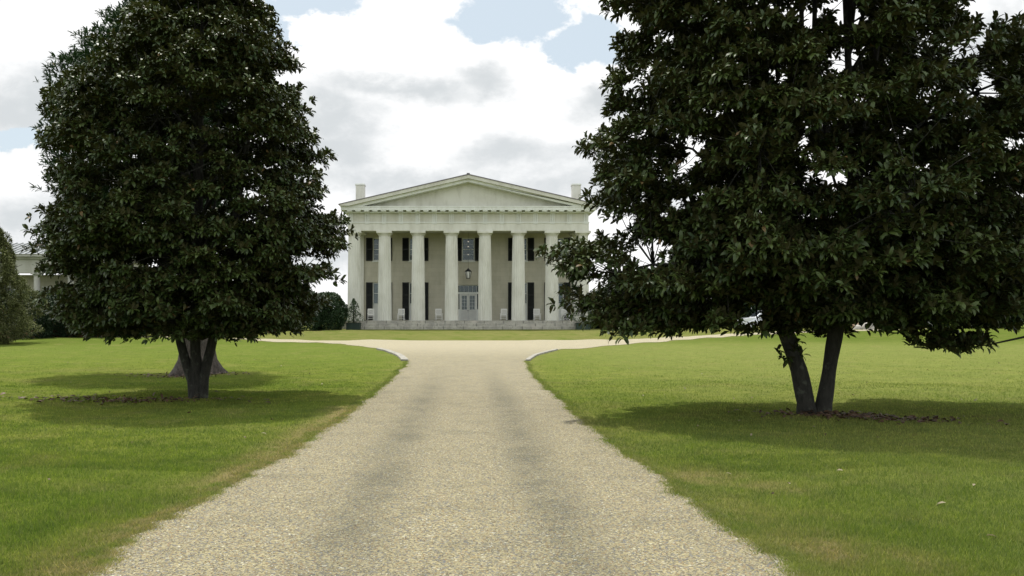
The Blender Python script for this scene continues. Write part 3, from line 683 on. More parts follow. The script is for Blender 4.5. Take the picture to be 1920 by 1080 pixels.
def tr_at(c):
    sgn = -1 if c[0] < bxr else 1
    z = max(1.7, min(9.0, bz + (c[2] - bz) * 0.68)); 
    return np.array([bxr + (-0.62 if sgn < 0 else 0.6), YR, z])
lb = MB(); limbs(lb, cl, tr_at, r2)
lb.tube([px2w(1990, 590, 14.5), px2w(1920, 632, 14.4), px2w(1860, 645, 14.4), px2w(1800, 655, 14.3)], [0.028, 0.02, 0.014, 0.008], 6)
lb.build('branches', 'bark', mag2, True)

# ---- older tree behind the left magnolia: finer, feathery crown
r3 = np.random.default_rng(5)
YO = 25.6; bo = px2w(369, 700, YO); bo = (bo[0], YO, H(bo[0], YO))
old = thing('old_tree', bo, 'old tree with thick flared trunk behind the left magnolia', 'tree')
tb = MB(); ringsr = []
for z_, rd, fl in [(-0.1, 0.78, 0.16), (0.06, 0.69, 0.15), (0.2, 0.62, 0.11), (0.45, 0.52, 0.07), (0.9, 0.46, 0.05), (1.6, 0.44, 0.04), (3, 0.40, 0.03), (6, 0.30, 0.02), (10, 0.16, 0.01), (12.6, 0.05, 0)]:
    ringsr.append([(bo[0] + (rd * (1 + fl * 1.2 * math.sin(5 * a + 0.6) + fl * math.sin(9 * a)) * math.cos(a)), YO + rd * (1 + fl * 1.2 * math.sin(5 * a + 0.6)) * math.sin(a), bo[2] + z_) for a in [2 * PI * i / 36 for i in range(36)]])
tb.rings(ringsr); tb.build('trunk', 'bark_old', old, True)
prof_o = [(-70, 300, 360), (-40, 270, 440), (0, 245, 460), (50, 195, 470), (95, 135, 470), (150, 95, 460), (200, 88, 450), (250, 66, 440), (290, 78, 430), (330, 95, 420), (400, 110, 420), (480, 140, 420)]
cl = crown_clumps(bo, prof_o, 420, r3, YO, sep=0.45, inner=0.4, strict=0.25)
cen = lambda c: np.stack([np.full(len(c), bo[0]), np.full(len(c), YO), c[:, 2] - 2.0], -1)
P_, A_, tn = clump_rosettes(cl, cen, r3, 34, 0.75, 0.7)
foliage_obj('crown', [rosettes(P_, A_, 8, 0.12, 0.24, 0.20, (15, 65), r=r3, tone=tn)], 'cedar', old)
lb = MB(); limbs(lb, cl, lambda c: np.array([bo[0], YO, max(2.5, min(11, c[2] - 0.8))]), r3, 0.05); lb.build('branches', 'bark_old', old, True)

# ---- generic bush / background tree
def bush(name, px_x, Yd, width, height, m, seed, label, cat, group=None, cone=False, nl=5000, leaf=(0.10, 0.2), wf=0.45, trunk=0.0, shape=0.75, depth=1.0, part='foliage', lumps=0.18):
    r = np.random.default_rng(seed); x0 = (px_x - CX) * Yd / F; z0 = H(x0, Yd)
    root = thing(name, (x0, Yd, z0), label, cat, group)
    n = nl; th = r.random(n) * 2 * PI; h = r.random(n) ** 0.9
    if cone: prof = (1 - h) ** shape * (0.25 + 0.75 * smooth(0, 0.12, h))
    else: prof = np.sqrt(np.clip(1 - (2 * (h * 0.92 + 0.06) - 0.95) ** 2, 0.0, 1)) ** shape
    nz = np.array([mnoise.noise(Vector((math.cos(a) * 1.8 + seed, math.sin(a) * 1.8, b_ * height * 0.8))) for a, b_ in zip(th, h)])
    prof = prof * (1 + lumps * 2 * nz); rho = prof * (0.72 + 0.28 * r.random(n) ** 0.5) * width / 2
    zz = trunk + h * (height - trunk) * (1 + 0.03 * nz)
    P_ = np.stack([x0 + np.cos(th) * rho, Yd + np.sin(th) * rho * depth, z0 + zz], -1)
    A_ = np.stack([np.cos(th), np.sin(th), 0.6 + 0 * h], -1) + r.normal(0, 0.4, (n, 3))
    foliage_obj(part, [rosettes(P_, A_, 5, leaf[0], leaf[1], wf, (20, 80), r=r)], m, root)
    mb = MB(); mb.tube([(x0, Yd, z0 - 0.1), (x0 + 0.02, Yd, z0 + height * 0.4), (x0, Yd, z0 + height * 0.8)], [0.05 + height * 0.018, 0.03 + height * 0.012, 0.02], 8)
    for k_ in range(9):
        a = r.random() * 6.28; z_ = height * (0.2 + 0.06 * k_)
        mb.tube([(x0, Yd, z0 + z_), (x0 + math.cos(a) * width * 0.3, Yd + math.sin(a) * width * 0.3 * depth, z0 + z_ + 0.1 * height)], [0.03, 0.01], 5)
    mb.build('trunk', 'bark', root, True)
    return root
bush('cedar_tree', -14, 50, 5.6, 7.2, 'olive', 31, 'olive brown feathery cedar at the left edge beside the pavilion', 'tree', cone=True, nl=11000, leaf=(0.12, 0.26), wf=0.18, shape=0.8, part='crown', lumps=0.5)
gh = 'dark shrubs screening the far side of the left lawn'
for i, (px_, wd_, hh, lab) in enumerate([
        (40, 4.4, 3.3, 'dark shrub at the foot of the cedar at the left edge'),
        (118, 3.2, 3.4, 'dark green shrub right of the cedar hiding the pavilion corner'),
        (215, 4.4, 3.4, 'dark green shrub behind the left half of the left magnolia'),
        (310, 4.6, 3.0, 'dark green shrub just left of the left magnolia trunk beyond the lane'),
        (410, 4.8, 3.5, 'dark green shrub just right of the left magnolia trunk beyond the lane')]):
    bush('large_shrub', px_, 63.5 if i else 60, wd_, hh, 'hedge', 40 + i, lab, 'shrub', gh, nl=3600, leaf=(0.12, 0.22), shape=0.5)
gh = 'evergreens clipped beside the mansion'
for i, (px_, Yd, wd_, hh, lab) in enumerate([
        (500, 74, 4.6, 3.0, 'broad dark evergreen farthest left of the mansion row'),
        (562, 75, 4.0, 3.6, 'middle dark evergreen of the row left of the mansion'),
        (616, 76.5, 3.0, 3.3, 'rounded dark evergreen nearest the left planter of the mansion')]):
    bush('evergreen_shrub', px_, Yd, wd_, hh, 'shrub', 60 + i, lab, 'shrub', gh, nl=5000, leaf=(0.10, 0.2), shape=0.55)
gh = 'dark trees behind the right lawn'
for i, (px_, Yd, wd_, hh, lab) in enumerate([
        (1160, 84, 6.5, 3.8, 'dark shrubby tree right beside the mansion'),
        (1250, 88, 8.5, 4.8, 'dark background tree between the mansion and the silver car'),
        (1350, 90, 9.0, 7.0, 'dark background tree just left of the silver car'),
        (1460, 92, 9.5, 8.5, 'dark background tree behind the silver car'),
        (1570, 90, 9.0, 7.5, 'dark background tree left of the pale boulders'),
        (1680, 92, 9.5, 9.0, 'dark background tree right of the pale boulders'),
        (1800, 88, 9.0, 8.0, 'dark background tree second from the right edge'),
        (1925, 90, 10.0, 9.0, 'dark background tree at the right edge')]):
    bush('background_tree', px_, Yd, wd_, hh, 'hedge', 80 + i, lab, 'tree', gh, nl=5200, leaf=(0.22, 0.4), wf=0.5, shape=0.5, part='crown')

# far woodland on the horizon: a mass nobody could count
r = np.random.default_rng(90); n = 26000
x = r.uniform(-330, 420, n); y = r.uniform(380, 430, n); z = 0.3 + r.random(n) * (4.2 + 2.2 * fbm(x * 0.05, y * 0.05, 2))
P_ = np.stack([x, y, z], -1); A_ = r.normal(0, 1, (n, 3))
tag(foliage_obj('distant_woodland', [rosettes(P_, A_, 4, 1.2, 2.4, 0.7, (30, 90), r=r)], 'shrub', None), 'low dark line of far woodland along the horizon', 'woodland', kind='stuff')

# leaf litter and fallen leaves
r = np.random.default_rng(77)
def litter(name, cx_, cy_, sx, sy, n, label, ang=0.0):
    a = r.normal(0, 1, n) * sx; b = r.normal(0, 1, n) * sy
    x = cx_ + a * math.cos(ang) - b * math.sin(ang); y = cy_ + a * math.sin(ang) + b * math.cos(ang)
    z = ht(x, y) + r.uniform(0.012, 0.045, n)
    D_ = np.stack([r.normal(0, 1, n), r.normal(0, 1, n), r.normal(0, 0.25, n)], -1)
    L = r.uniform(0.08, 0.15, n)
    tag(foliage_obj(name, [(leaves(np.stack([x, y, z], -1), D_, L, L * 0.45, 0.1, r=r), r.random(n) * 0.96)], 'litter', None), label, 'leaf litter', kind='stuff')
litter('leaf_litter', 6.5, 13.9, 0.75, 0.30, 380, 'brown fallen magnolia leaves round the twin trunks', -0.45)
litter('leaf_litter', -6.9, 17.0, 1.1, 0.28, 260, 'dark fallen leaves left of the left magnolia trunk', 0.02)
litter('leaf_litter', -8.1, 24.7, 1.0, 0.4, 160, 'brown leaf litter round the old flared trunk')
n = 130
y = r.uniform(6, 34, n); x = y * r.uniform(-0.53, 0.64, n); k = ~in_drive(x, y, 0.1); x, y = x[k], y[k]; n = len(x)
z = ht(x, y) + 0.035; L = r.uniform(0.04, 0.09, n)
tag(foliage_obj('scattered_leaves', [(leaves(np.stack([x, y, z], -1), np.stack([r.normal(0, 1, n), r.normal(0, 1, n), r.normal(0, .2, n)], -1), L, L * 0.45, 0.1, r=r), np.where(r.random(n) < 0.45, 1.0, r.random(n) * .9))], 'litter', None),
    'single pale and brown leaves scattered over the lawn', 'fallen leaves', kind='stuff')

# ------------------------------------------------------------------ kerbs at the mouth of the drive
for side, (ya, yb), wd_, lab in ((-1, (33.2, 43.6), 0.26, 'pale curved concrete kerb at the left corner of the drive junction'), (1, (33.2, 42.6), 0.15, 'thin pale curved kerb at the right corner of the drive junction')):
    ys = np.linspace(ya, yb, 24); e = NL if side < 0 else NR
    xs = np.interp(ys, *e); k = np.ones(5) / 5; xs = np.convolve(np.pad(xs, 2, mode='edge'), k, 'valid')
    P_ = np.stack([xs, ys], -1); T_ = unit(np.gradient(P_, axis=0)); N_ = np.stack([-T_[:, 1], T_[:, 0]], -1) * (1 if side < 0 else -1)
    mb = MB(); rr_ = []
    for p, nn in zip(P_, N_):
        z = H(*p); q = p + nn * wd_; pi = p - nn * 0.03
        rr_.append([(pi[0], pi[1], z - 0.1), (pi[0], pi[1], z + 0.07), (q[0], q[1], z + 0.075), (q[0], q[1], z - 0.1)])
    mb.rings(rr_)
    tag(mb.build('kerb', 'kerb', None, bevel=0.012), lab, 'kerb')

# ------------------------------------------------------------------ mansion
YF = 80.0; YW = 83.5; GZ = H(0, YF); sF = YF / F; sW = YW / F
def fz(py): return EYE + (HY - py) * sF
def wz(py): return EYE + (HY - py) * sW
FLOOR = 1.55
house = thing('mansion', (0, YF, GZ), 'pale columned mansion with eight fluted columns and broad triangular pediment', 'house')
HW = 11.0; YB = 98.0
# porch floor and steps
mb = MB(); mb.box(-11.05, 11.05, YF - 0.75, YW - 0.002, GZ - 0.2, FLOOR); mb.build('porch_floor', 'stone', house)
st = [(FLOOR - 0.27, 0.36), (FLOOR - 0.54, 0.72)]
for z_, dy in st:
    MB().box(-10.05, 10.05, YF - 0.753 - dy, YF - 0.753, GZ - 0.2, z_).build('step', 'stone', house, bevel=0.02)
# columns
def column(x):
    c = bpy.data.objects.new('column', None); C.objects.link(c); c.parent = house; c.location = (x, 0.0, 0.0)
    zb, zt = FLOOR, fz(443); NF = 20; seg = 4; n = NF * seg; rr_ = []
    for k in range(13):
        u = k / 12; rad = 0.655 - 0.105 * u - 0.0 + 0.012 * math.sin(PI * u)
        ring = []
        for i in range(n):
            a = 2 * PI * i / n; f = (i % seg) / seg; dpt = 0.055 * rad * math.sin(PI * f) ** 0.7 if f > 0 else 0
            ring.append((x + (rad - dpt * 1.3) * math.cos(a), YF + (rad - dpt * 1.3) * math.sin(a), zb + (zt - zb) * u))
        rr_.append(ring)
    MB().rings(rr_).build('shaft', 'white', c)
    cp = MB(); z0 = zt
    cp.lathe(x, YF, [(0.555, z0), (0.57, z0 + 0.03), (0.575, z0 + 0.06), (0.63, z0 + 0.13), (0.69, z0 + 0.2), (0.71, z0 + 0.24)], 32)
    cp.box(x - 0.72, x + 0.72, YF - 0.72, YF + 0.72, z0 + 0.241, z0 + 0.451)
    cp.build('capital', 'white', c, bevel=0.01)
CXs = [-10.68, -7.83, -4.7, -1.565, 1.565, 4.7, 7.83, 10.68]
for x in CXs: column(x)
ZA = fz(443) + 0.452
# entablature
E0 = YF - 0.62
z1, z2, z3, z4 = fz(419.5), fz(401.5), fz(390.5), fz(390.5)
mb = MB(); mb.box(-11.22, 11.22, E0, E0 + 1.24, ZA + 0.001, z1); mb.box(-11.22, -9.9, E0 + 1.241, YW - 0.003, ZA + 0.001, z1); mb.box(9.9, 11.22, E0 + 1.241, YW - 0.003, ZA + 0.001, z1)
mb.build('architrave', 'white', house)
mb = MB(); mb.box(-11.27, 11.27, E0 - 0.06, E0 + 1.24, z1 + 0.001, z1 + 0.09); mb.build('taenia', 'trim', house)
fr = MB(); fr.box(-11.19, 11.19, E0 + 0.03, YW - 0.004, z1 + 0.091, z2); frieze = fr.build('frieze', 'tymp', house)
for i in range(15):
    x = -10.96 + i * (21.92 / 14)
    tg = MB()
    for dx in (-0.135, 0.0, 0.135): tg.box(x + dx * 1.12 - 0.052, x + dx * 1.12 + 0.052, E0 - 0.035, E0 + 0.029, z1 + 0.092, z2 - 0.06)
    tg.box(x - 0.215, x + 0.215, E0 - 0.045, E0 + 0.0285, z2 - 0.059, z2 - 0.001)
    tg.build('triglyph', 'trim', frieze)
    rg = MB(); rg.box(x - 0.21, x + 0.21, E0 - 0.045, E0 - 0.001, z1 - 0.06, z1 - 0.001)
    for q in range(6): rg.box(x - 0.19 + q * 0.066, x - 0.15 + q * 0.066, E0 - 0.035, E0 - 0.002, z1 - 0.105, z1 - 0.061)
    rg.build('regula', 'trim', frieze)
cor = MB(); cw_ = 11.76
cor.box(-cw_ + 0.25, cw_ - 0.25, E0 - 0.28, YB, z2 + 0.001, z2 + 0.13)
cor.box(-cw_, cw_, E0 - 0.70, YB + 0.3, z2 + 0.22, z3 - 0.06); cor.box(-cw_ - 0.03, cw_ + 0.03, E0 - 0.74, YB + 0.3, z3 - 0.059, z3 + 0.03)
cornice = cor.build('cornice', 'trim', house)
for i in range(29):
    x = -10.96 + i * (21.92 / 28)
    MB().box(x - 0.24, x + 0.24, E0 - 0.66, E0 - 0.282, z2 + 0.10, z2 + 0.2195).build('mutule', 'trim', cornice)
# pediment
za = fz(344); half = (878 - 676) * sF
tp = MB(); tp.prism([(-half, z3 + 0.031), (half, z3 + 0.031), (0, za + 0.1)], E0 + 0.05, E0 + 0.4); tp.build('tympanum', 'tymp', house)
xe, zl, zt_ = 11.75, z3 + 0.032, fz(332.5)
slope = (zt_ - (zl + 0.16)) / xe
def rake(y0, lo, hi, name, m):
    mb = MB()
    for s in (-1, 1):
        t0 = zl + 0.16
        poly = [(s * xe, max(zl, t0 - lo)), (0, zt_ - lo), (0, zt_ - hi), (s * xe, t0 - hi if t0 - hi > zl - 1 else zl)]
        if s > 0: poly = poly[::-1]
        mb.prism(poly, y0, YF + 2.0)
    return mb.build(name, m, house)
def rake2(y0, y1, up, dn, x_out, name, m):
    """two sloping bands below the roof line: up/dn are drops below it"""
    mb = MB(); top = lambda x: zt_ - abs(x) * slope
    for s in (-1, 1):
        xs_ = [0, x_out]
        lowz = lambda x: max(top(x) - dn, zl)
        xk = min(x_out, (zt_ - dn - zl) / slope)   # where the lower edge meets the cornice
        poly = [(0, top(0) - up), (s * x_out, top(x_out) - up), (s * x_out, lowz(x_out)), (s * xk, lowz(xk)), (0, lowz(0))]
        if xk >= x_out - 1e-6: poly = [poly[0], poly[1], poly[2], poly[4]]
        if s < 0: poly = poly[::-1]
        mb.prism(poly, y0, y1)
    return mb.build(name, m, house)
rake2(E0 - 0.98, E0 + 0.39, 0.03, 0.34, 11.82, 'raking_sima', 'tymp')
rake2(E0 - 0.72, E0 + 0.38, 0.3401, 0.62, 11.45, 'raking_cornice', 'trim')
# roof
rf = MB(); top = zt_
for s in (-1, 1):
    poly = [(0, top - 0.028), (s * 11.94, top - slope * 11.94 - 0.028), (s * 11.94, top - slope * 11.94 + 0.05), (0, top + 0.06)]
    if s < 0: poly = poly[::-1]
    rf.prism(poly, E0 - 1.02, YB + 0.4)
rf.box(-0.14, 0.14, E0 - 1.03, YB + 0.41, top + 0.03, top + 0.13)
roof = rf.build('roof', 'slate', house)
YC = 88.0; sC = YC / F
for s in (-1, 1):
    xc = s * (878 - 676) * sC; zt2 = EYE + (HY - 346) * sC
    ch = MB(); ch.box(xc - 0.44, xc + 0.44, YC - 0.45, YC + 0.45, z3, zt2 - 0.14); ch.build('chimney', 'white', roof)
    ch = MB(); ch.box(xc - 0.50, xc + 0.50, YC - 0.51, YC + 0.51, zt2 - 0.139, zt2); ch.box(xc - 0.36, xc + 0.36, YC - 0.36, YC + 0.36, zt2 + 0.001, zt2 + 0.05); ch.build('chimney_cap', 'trim', roof)
    xv = s * (878 - 692) * sC; zr = top - slope * abs(xv)
    MB().box(xv - 0.25, xv + 0.25, YC - 0.2, YC + 0.6, zr - 0.3, zr + 0.33).box(xv - 0.31, xv + 0.31, YC - 0.26, YC + 0.66, zr + 0.331, zr + 0.40).build('roof_vent', 'slate', roof)
# gable back, body walls
mb = MB(); mb.prism([(-11.0, z3), (11.0, z3), (0, top - 0.1)], YB - 0.3, YB); mb.build('rear_gable', 'white', house)
wt = z2 - 0.01
# front wall with openings
lowW = [(-8.72, 1.56), (-5.17, 1.56), (5.17, 1.56), (8.72, 1.56)]
upW = [-8.72, -5.17, 0.0, 5.17, 8.72]
WW = 0.625; UZ = (wz(489), wz(446)); LZ = (FLOOR + 0.04, wz(529.5)); DW = 1.35; DZ = (FLOOR, 5.02)
cols = []
edges = sorted([-HW, HW] + [v for c in upW if c for v in (c - WW, c + WW)] + [-DW, -WW, WW, DW])
mb = MB()
for a, b in zip(edges[:-1], edges[1:]):
    c = (a + b) / 2; op = []
    if abs(c) < WW: op = [DZ, UZ]
    elif abs(c) < DW: op = [DZ]
    elif any(abs(c - u) < WW for u in upW): op = [LZ, UZ]
    z = GZ - 0.2
    for lo, hi in op:
        if lo > z: mb.box(a, b, YW, YW + 0.4, z, lo)
        z = hi
    mb.box(a, b, YW, YW + 0.4, z, wt)
mb.build('front_wall', 'wall', house)
mb = MB(); mb.box(-HW, -HW + 0.4, YW + 0.4, YB, GZ - 0.2, wt); mb.box(HW - 0.4, HW, YW + 0.4, YB, GZ - 0.2, wt); mb.box(-HW + 0.4, HW - 0.4, YB - 0.4, YB, GZ - 0.2, wt)
mb.build('wall', 'white', house)
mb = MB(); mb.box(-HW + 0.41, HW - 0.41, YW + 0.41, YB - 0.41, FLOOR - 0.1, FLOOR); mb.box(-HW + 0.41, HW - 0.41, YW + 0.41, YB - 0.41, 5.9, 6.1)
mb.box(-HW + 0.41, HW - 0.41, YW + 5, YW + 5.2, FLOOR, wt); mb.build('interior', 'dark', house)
# antae and porch ceiling
for s in (-1, 1):
    x = s * 10.62
    MB().box(x - 0.42, x + 0.42, YW - 0.16, YW - 0.002, FLOOR + 0.001, ZA - 0.25).box(x - 0.47, x + 0.47, YW - 0.21, YW - 0.0015, ZA - 0.249, ZA).build('pilaster', 'white', house)
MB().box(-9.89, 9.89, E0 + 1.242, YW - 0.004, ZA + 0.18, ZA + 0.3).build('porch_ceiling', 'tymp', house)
def window(x, z0, z1_, sash=2, panel=0.0, curt=False):
    wn = bpy.data.objects.new('window', None); C.objects.link(wn); wn.parent = house; wn.location = (x, YW - YF, z0 - GZ)
    y = YW + 0.10; w_ = WW - 0.005; mb = MB()
    mb.box(x - w_, x - w_ + 0.09, y, y + 0.1, z0, z1_); mb.box(x + w_ - 0.09, x + w_, y, y + 0.1, z0, z1_)
    mb.box(x - w_ + 0.09, x + w_ - 0.09, y, y + 0.1, z1_ - 0.1, z1_); mb.box(x - w_ + 0.09, x + w_ - 0.09, y, y + 0.1, z0, z0 + 0.09)
    zp = z0 + 0.09 + panel
    if panel:
        mb.box(x - w_ + 0.09, x + w_ - 0.09, y + 0.03, y + 0.08, z0 + 0.09, zp); mb.box(x - w_ + 0.2, x + w_ - 0.2, y + 0.01, y + 0.029, z0 + 0.2, zp - 0.1)
    xa, xb = x - w_ + 0.09, x + w_ - 0.09; hh = (z1_ - 0.1 - zp)
    for k in range(2, 3): mb.box(xa + (xb - xa) * k / 4 - 0.009, xa + (xb - xa) * k / 4 + 0.009, y + 0.035, y + 0.065, zp, z1_ - 0.1)
    nb = max(2, 2 * round(hh / 1.3))
    for k in range(nb):
        zc = zp + hh * k / nb; t_ = 0.028 if k == nb // 2 else 0.009
        mb.box(xa, xb, y + 0.03, y + 0.07, zc - t_, zc + t_)
    mb.build('frame', 'trim', wn)
    MB().box(xa, xb, y + 0.045, y + 0.055, zp, z1_ - 0.1).build('pane', 'glass', wn)
    MB().box(x - w_ - 0.06, x + w_ + 0.06, YW - 0.07, YW - 0.002, z0 - 0.13, z0 - 0.001).build('sill', 'trim', wn)
    MB().box(x - w_ - 0.12, x + w_ + 0.12, YW - 0.06, YW - 0.002, z1_ + 0.001, z1_ + 0.14).build('lintel', 'wall', wn)
    if curt:
        cb = MB()
        for s in (-1, 1):
            pts = []
            for k in range(9): pts.append((x + s * (w_ - 0.09 - 0.05 * k), y + 0.3 + 0.03 * (k % 2)))
            for a, b in zip(pts[:-1], pts[1:]):
                cb.add([(a[0], a[1], z0), (b[0], b[1], z0), (b[0], b[1], z1_), (a[0], a[1], z1_)], [(0, 1, 2, 3)])
        cb.build('curtain', 'curtain', wn)
    return wn
def shutter(x, z0, z1_):
    mb = MB(); y = YW - 0.085; hw_ = 0.32
    mb.box(x - hw_, x - hw_ + 0.07, y, y + 0.05, z0, z1_); mb.box(x + hw_ - 0.07, x + hw_, y, y + 0.05, z0, z1_)
    nr_ = 3 if z1_ - z0 > 3 else 2
    for k in range(nr_ + 1):
        zc = z0 + (z1_ - z0 - 0.1) * k / nr_; mb.box(x - hw_ + 0.07, x + hw_ - 0.07, y, y + 0.05, zc, zc + 0.1)
    z = z0 + 0.1
    while z < z1_ - 0.1:
        mb.add([(x - hw_ + 0.07, y + 0.008, z), (x + hw_ - 0.07, y + 0.008, z), (x + hw_ - 0.07, y + 0.045, z + 0.055), (x - hw_ + 0.07, y + 0.045, z + 0.055),
                (x - hw_ + 0.07, y + 0.016, z - 0.004), (x + hw_ - 0.07, y + 0.016, z - 0.004), (x + hw_ - 0.07, y + 0.049, z + 0.051), (x - hw_ + 0.07, y + 0.049, z + 0.051)],
               [(0, 1, 2, 3), (7, 6, 5, 4), (0, 4, 5, 1), (2, 6, 7, 3)])
        z += 0.06
    mb.box(x - hw_ + 0.06, x + hw_ - 0.06, y + 0.0505, y + 0.06, z0, z1_)
    mb.build('shutter', 'shutter', house)
for x in upW:
    window(x, *UZ)
    for s in (-1, 1): shutter(x + s * (WW + 0.33), UZ[0] - 0.02, UZ[1])
for x, _ in lowW:
    window(x, *LZ, panel=1.55, curt=True)
    for s in (-1, 1): shutter(x + s * (WW + 0.33), LZ[0] + 0.02, LZ[1])
# entrance
dr = bpy.data.objects.new('entrance', None); C.objects.link(dr); dr.parent = house; dr.location = (0, YW - YF, FLOOR - GZ)
y = YW + 0.06
tz0, tz1 = 4.33, 4.96
mb = MB(); mb.box(-DW + 0.002, -DW + 0.12, y, y + 0.16, FLOOR, 5.018); mb.box(DW - 0.12, DW - 0.002, y, y + 0.16, FLOOR, 5.018); mb.box(-DW + 0.12, DW - 0.12, y, y + 0.16, 4.96, 5.018)
mb.box(-DW + 0.12, DW - 0.12, y - 0.02, y + 0.16, 4.15, 4.33); mb.box(-0.86, -0.76, y, y + 0.15, FLOOR, 4.149); mb.box(0.76, 0.86, y, y + 0.15, FLOOR, 4.149)
for k in range(1, 6):
    xx = -DW + 0.12 + k * (2 * DW - 0.24) / 6; mb.box(xx - 0.012, xx + 0.012, y + 0.04, y + 0.08, 4.331, 4.959)
mb.box(-DW + 0.12, -0.86, y + 0.02, y + 0.1, FLOOR, FLOOR + 1.1); mb.box(0.86, DW - 0.12, y + 0.02, y + 0.1, FLOOR, FLOOR + 1.1)
mb.build('frame', 'trim', dr)
MB().box(-DW + 0.12, DW - 0.12, y + 0.055, y + 0.062, 4.33, 4.96).build('transom_pane', 'glass', dr)
MB().box(-DW + 0.12, -0.86, y + 0.055, y + 0.062, FLOOR + 1.1, 4.149).build('sidelight_pane', 'glass', dr)
MB().box(0.86, DW - 0.12, y + 0.055, y + 0.062, FLOOR + 1.1, 4.149).build('sidelight_pane', 'glass', dr)
for s in (-1, 1):
    xa, xb = (-0.758, -0.004) if s < 0 else (0.004, 0.758)
    zg0, zg1 = 2.62, 3.98; st_ = 0.13; mb = MB()
    mb.box(xa, xa + st_, y + 0.02, y + 0.09, FLOOR + 0.01, 4.14); mb.box(xb - st_, xb, y + 0.02, y + 0.09, FLOOR + 0.01, 4.14)
    mb.box(xa + st_, xb - st_, y + 0.02, y + 0.09, zg1, 4.14); mb.box(xa + st_, xb - st_, y + 0.02, y + 0.09, zg0 - 0.15, zg0)
    mb.box(xa + st_, xb - st_, y + 0.045, y + 0.08, FLOOR + 0.25, zg0 - 0.15); mb.box(xa + st_, xb - st_, y + 0.02, y + 0.09, FLOOR + 0.01, FLOOR + 0.25)
    mb.box(xa + st_ + 0.07, xb - st_ - 0.07, y + 0.03, y + 0.0449, FLOOR + 0.33, zg0 - 0.23)
    xm = (xa + xb) / 2; mb.box(xm - 0.012, xm + 0.012, y + 0.03, y + 0.08, zg0, zg1)
    for k in (1, 2, 3): zc = zg0 + (zg1 - zg0) * k / 4; mb.box(xa + st_, xb - st_, y + 0.035, y + 0.075, zc - 0.01, zc + 0.01)
    mb.build('door_leaf', 'door', dr)
    MB().box(xa + st_, xb - st_, y + 0.05, y + 0.057, zg0, zg1).build('door_pane', 'glass', dr)
    hx = -0.06 if s < 0 else 0.06
    MB().lathe(hx, 0, [(0.001, 0), (0.028, 0.01), (0.03, 0.03), (0.015, 0.05)], 10)
    kb = MB(); kb.tube([(hx, y + 0.02, 2.5), (hx, y - 0.03, 2.5)], [0.012, 0.012], 8); kb.tube([(hx, y - 0.03, 2.5), (hx, y - 0.05, 2.5), (hx, y - 0.07, 2.5)], [0.028, 0.034, 0.01], 10)
    kb.build('handle', 'iron', dr)
MB().box(-DW - 0.2, DW + 0.2, YW - 0.10, YW - 0.002, 5.03, 5.2).build('door_hood', 'wall', house)

# lights seen through the window over the door
chd = thing('chandelier', (0, YW + 0.9, 9.75), 'small string of three lit bulbs seen through the window above the entrance', 'chandelier')
cb = MB(); cb.tube([(0, YW + 0.9, 10.6), (0, YW + 0.9, 8.0)], 0.012, 6); cb.build('rod', 'iron', chd)
for z_ in (9.36, 8.86, 8.07):
    MB().lathe(0, YW + 0.9, [(0.005, z_ - 0.06), (0.045, z_ - 0.045), (0.06, z_), (0.045, z_ + 0.045), (0.005, z_ + 0.06)], 12).build('bulb', 'bulb', chd, True)
# lantern
YN = 81.9
def nz(py): return EYE + (HY - py) * YN / F
ln = thing('hanging_lantern', (0, YN, nz(503)), 'black iron lantern hanging on a chain over the entrance', 'lantern')
mb = MB(); z0, z1_ = nz(522), nz(509)
mb.tube([(0, YN, nz(503)), (0, YN, ZA + 0.17)], 0.014, 6); mb.build('chain', 'iron', ln)
mb = MB()
for k in range(6):
    a0, a1 = 2 * PI * k / 6, 2 * PI * (k + 1) / 6
    b0 = (0.17 * math.cos(a0), YN + 0.17 * math.sin(a0), z0); t0_ = (0.30 * math.cos(a0), YN + 0.30 * math.sin(a0), z1_)
    b1 = (0.17 * math.cos(a1), YN + 0.17 * math.sin(a1), z0); t1_ = (0.30 * math.cos(a1), YN + 0.30 * math.sin(a1), z1_)
    for seg_ in ((b0, t0_), (b0, b1), (t0_, t1_), (t0_, (0, YN, nz(503)))): mb.tube(seg_, 0.024, 5)
    mb.tube([t0_, (t0_[0] * 1.15, YN + (t0_[1] - YN) * 1.15, t0_[2] + 0.08)], [0.02, 0.006], 5)
mb.build('cage', 'iron', ln)
MB().lathe(0, YN, [(0.15, z0 + 0.02), (0.27, z1_ - 0.02)], 6).build('glass', 'lantern_glass', ln)
MB().lathe(0, YN, [(0.31, z1_ + 0.01), (0.12, z1_ + 0.19), (0.05, z1_ + 0.27)], 6).build('lid', 'iron', ln)

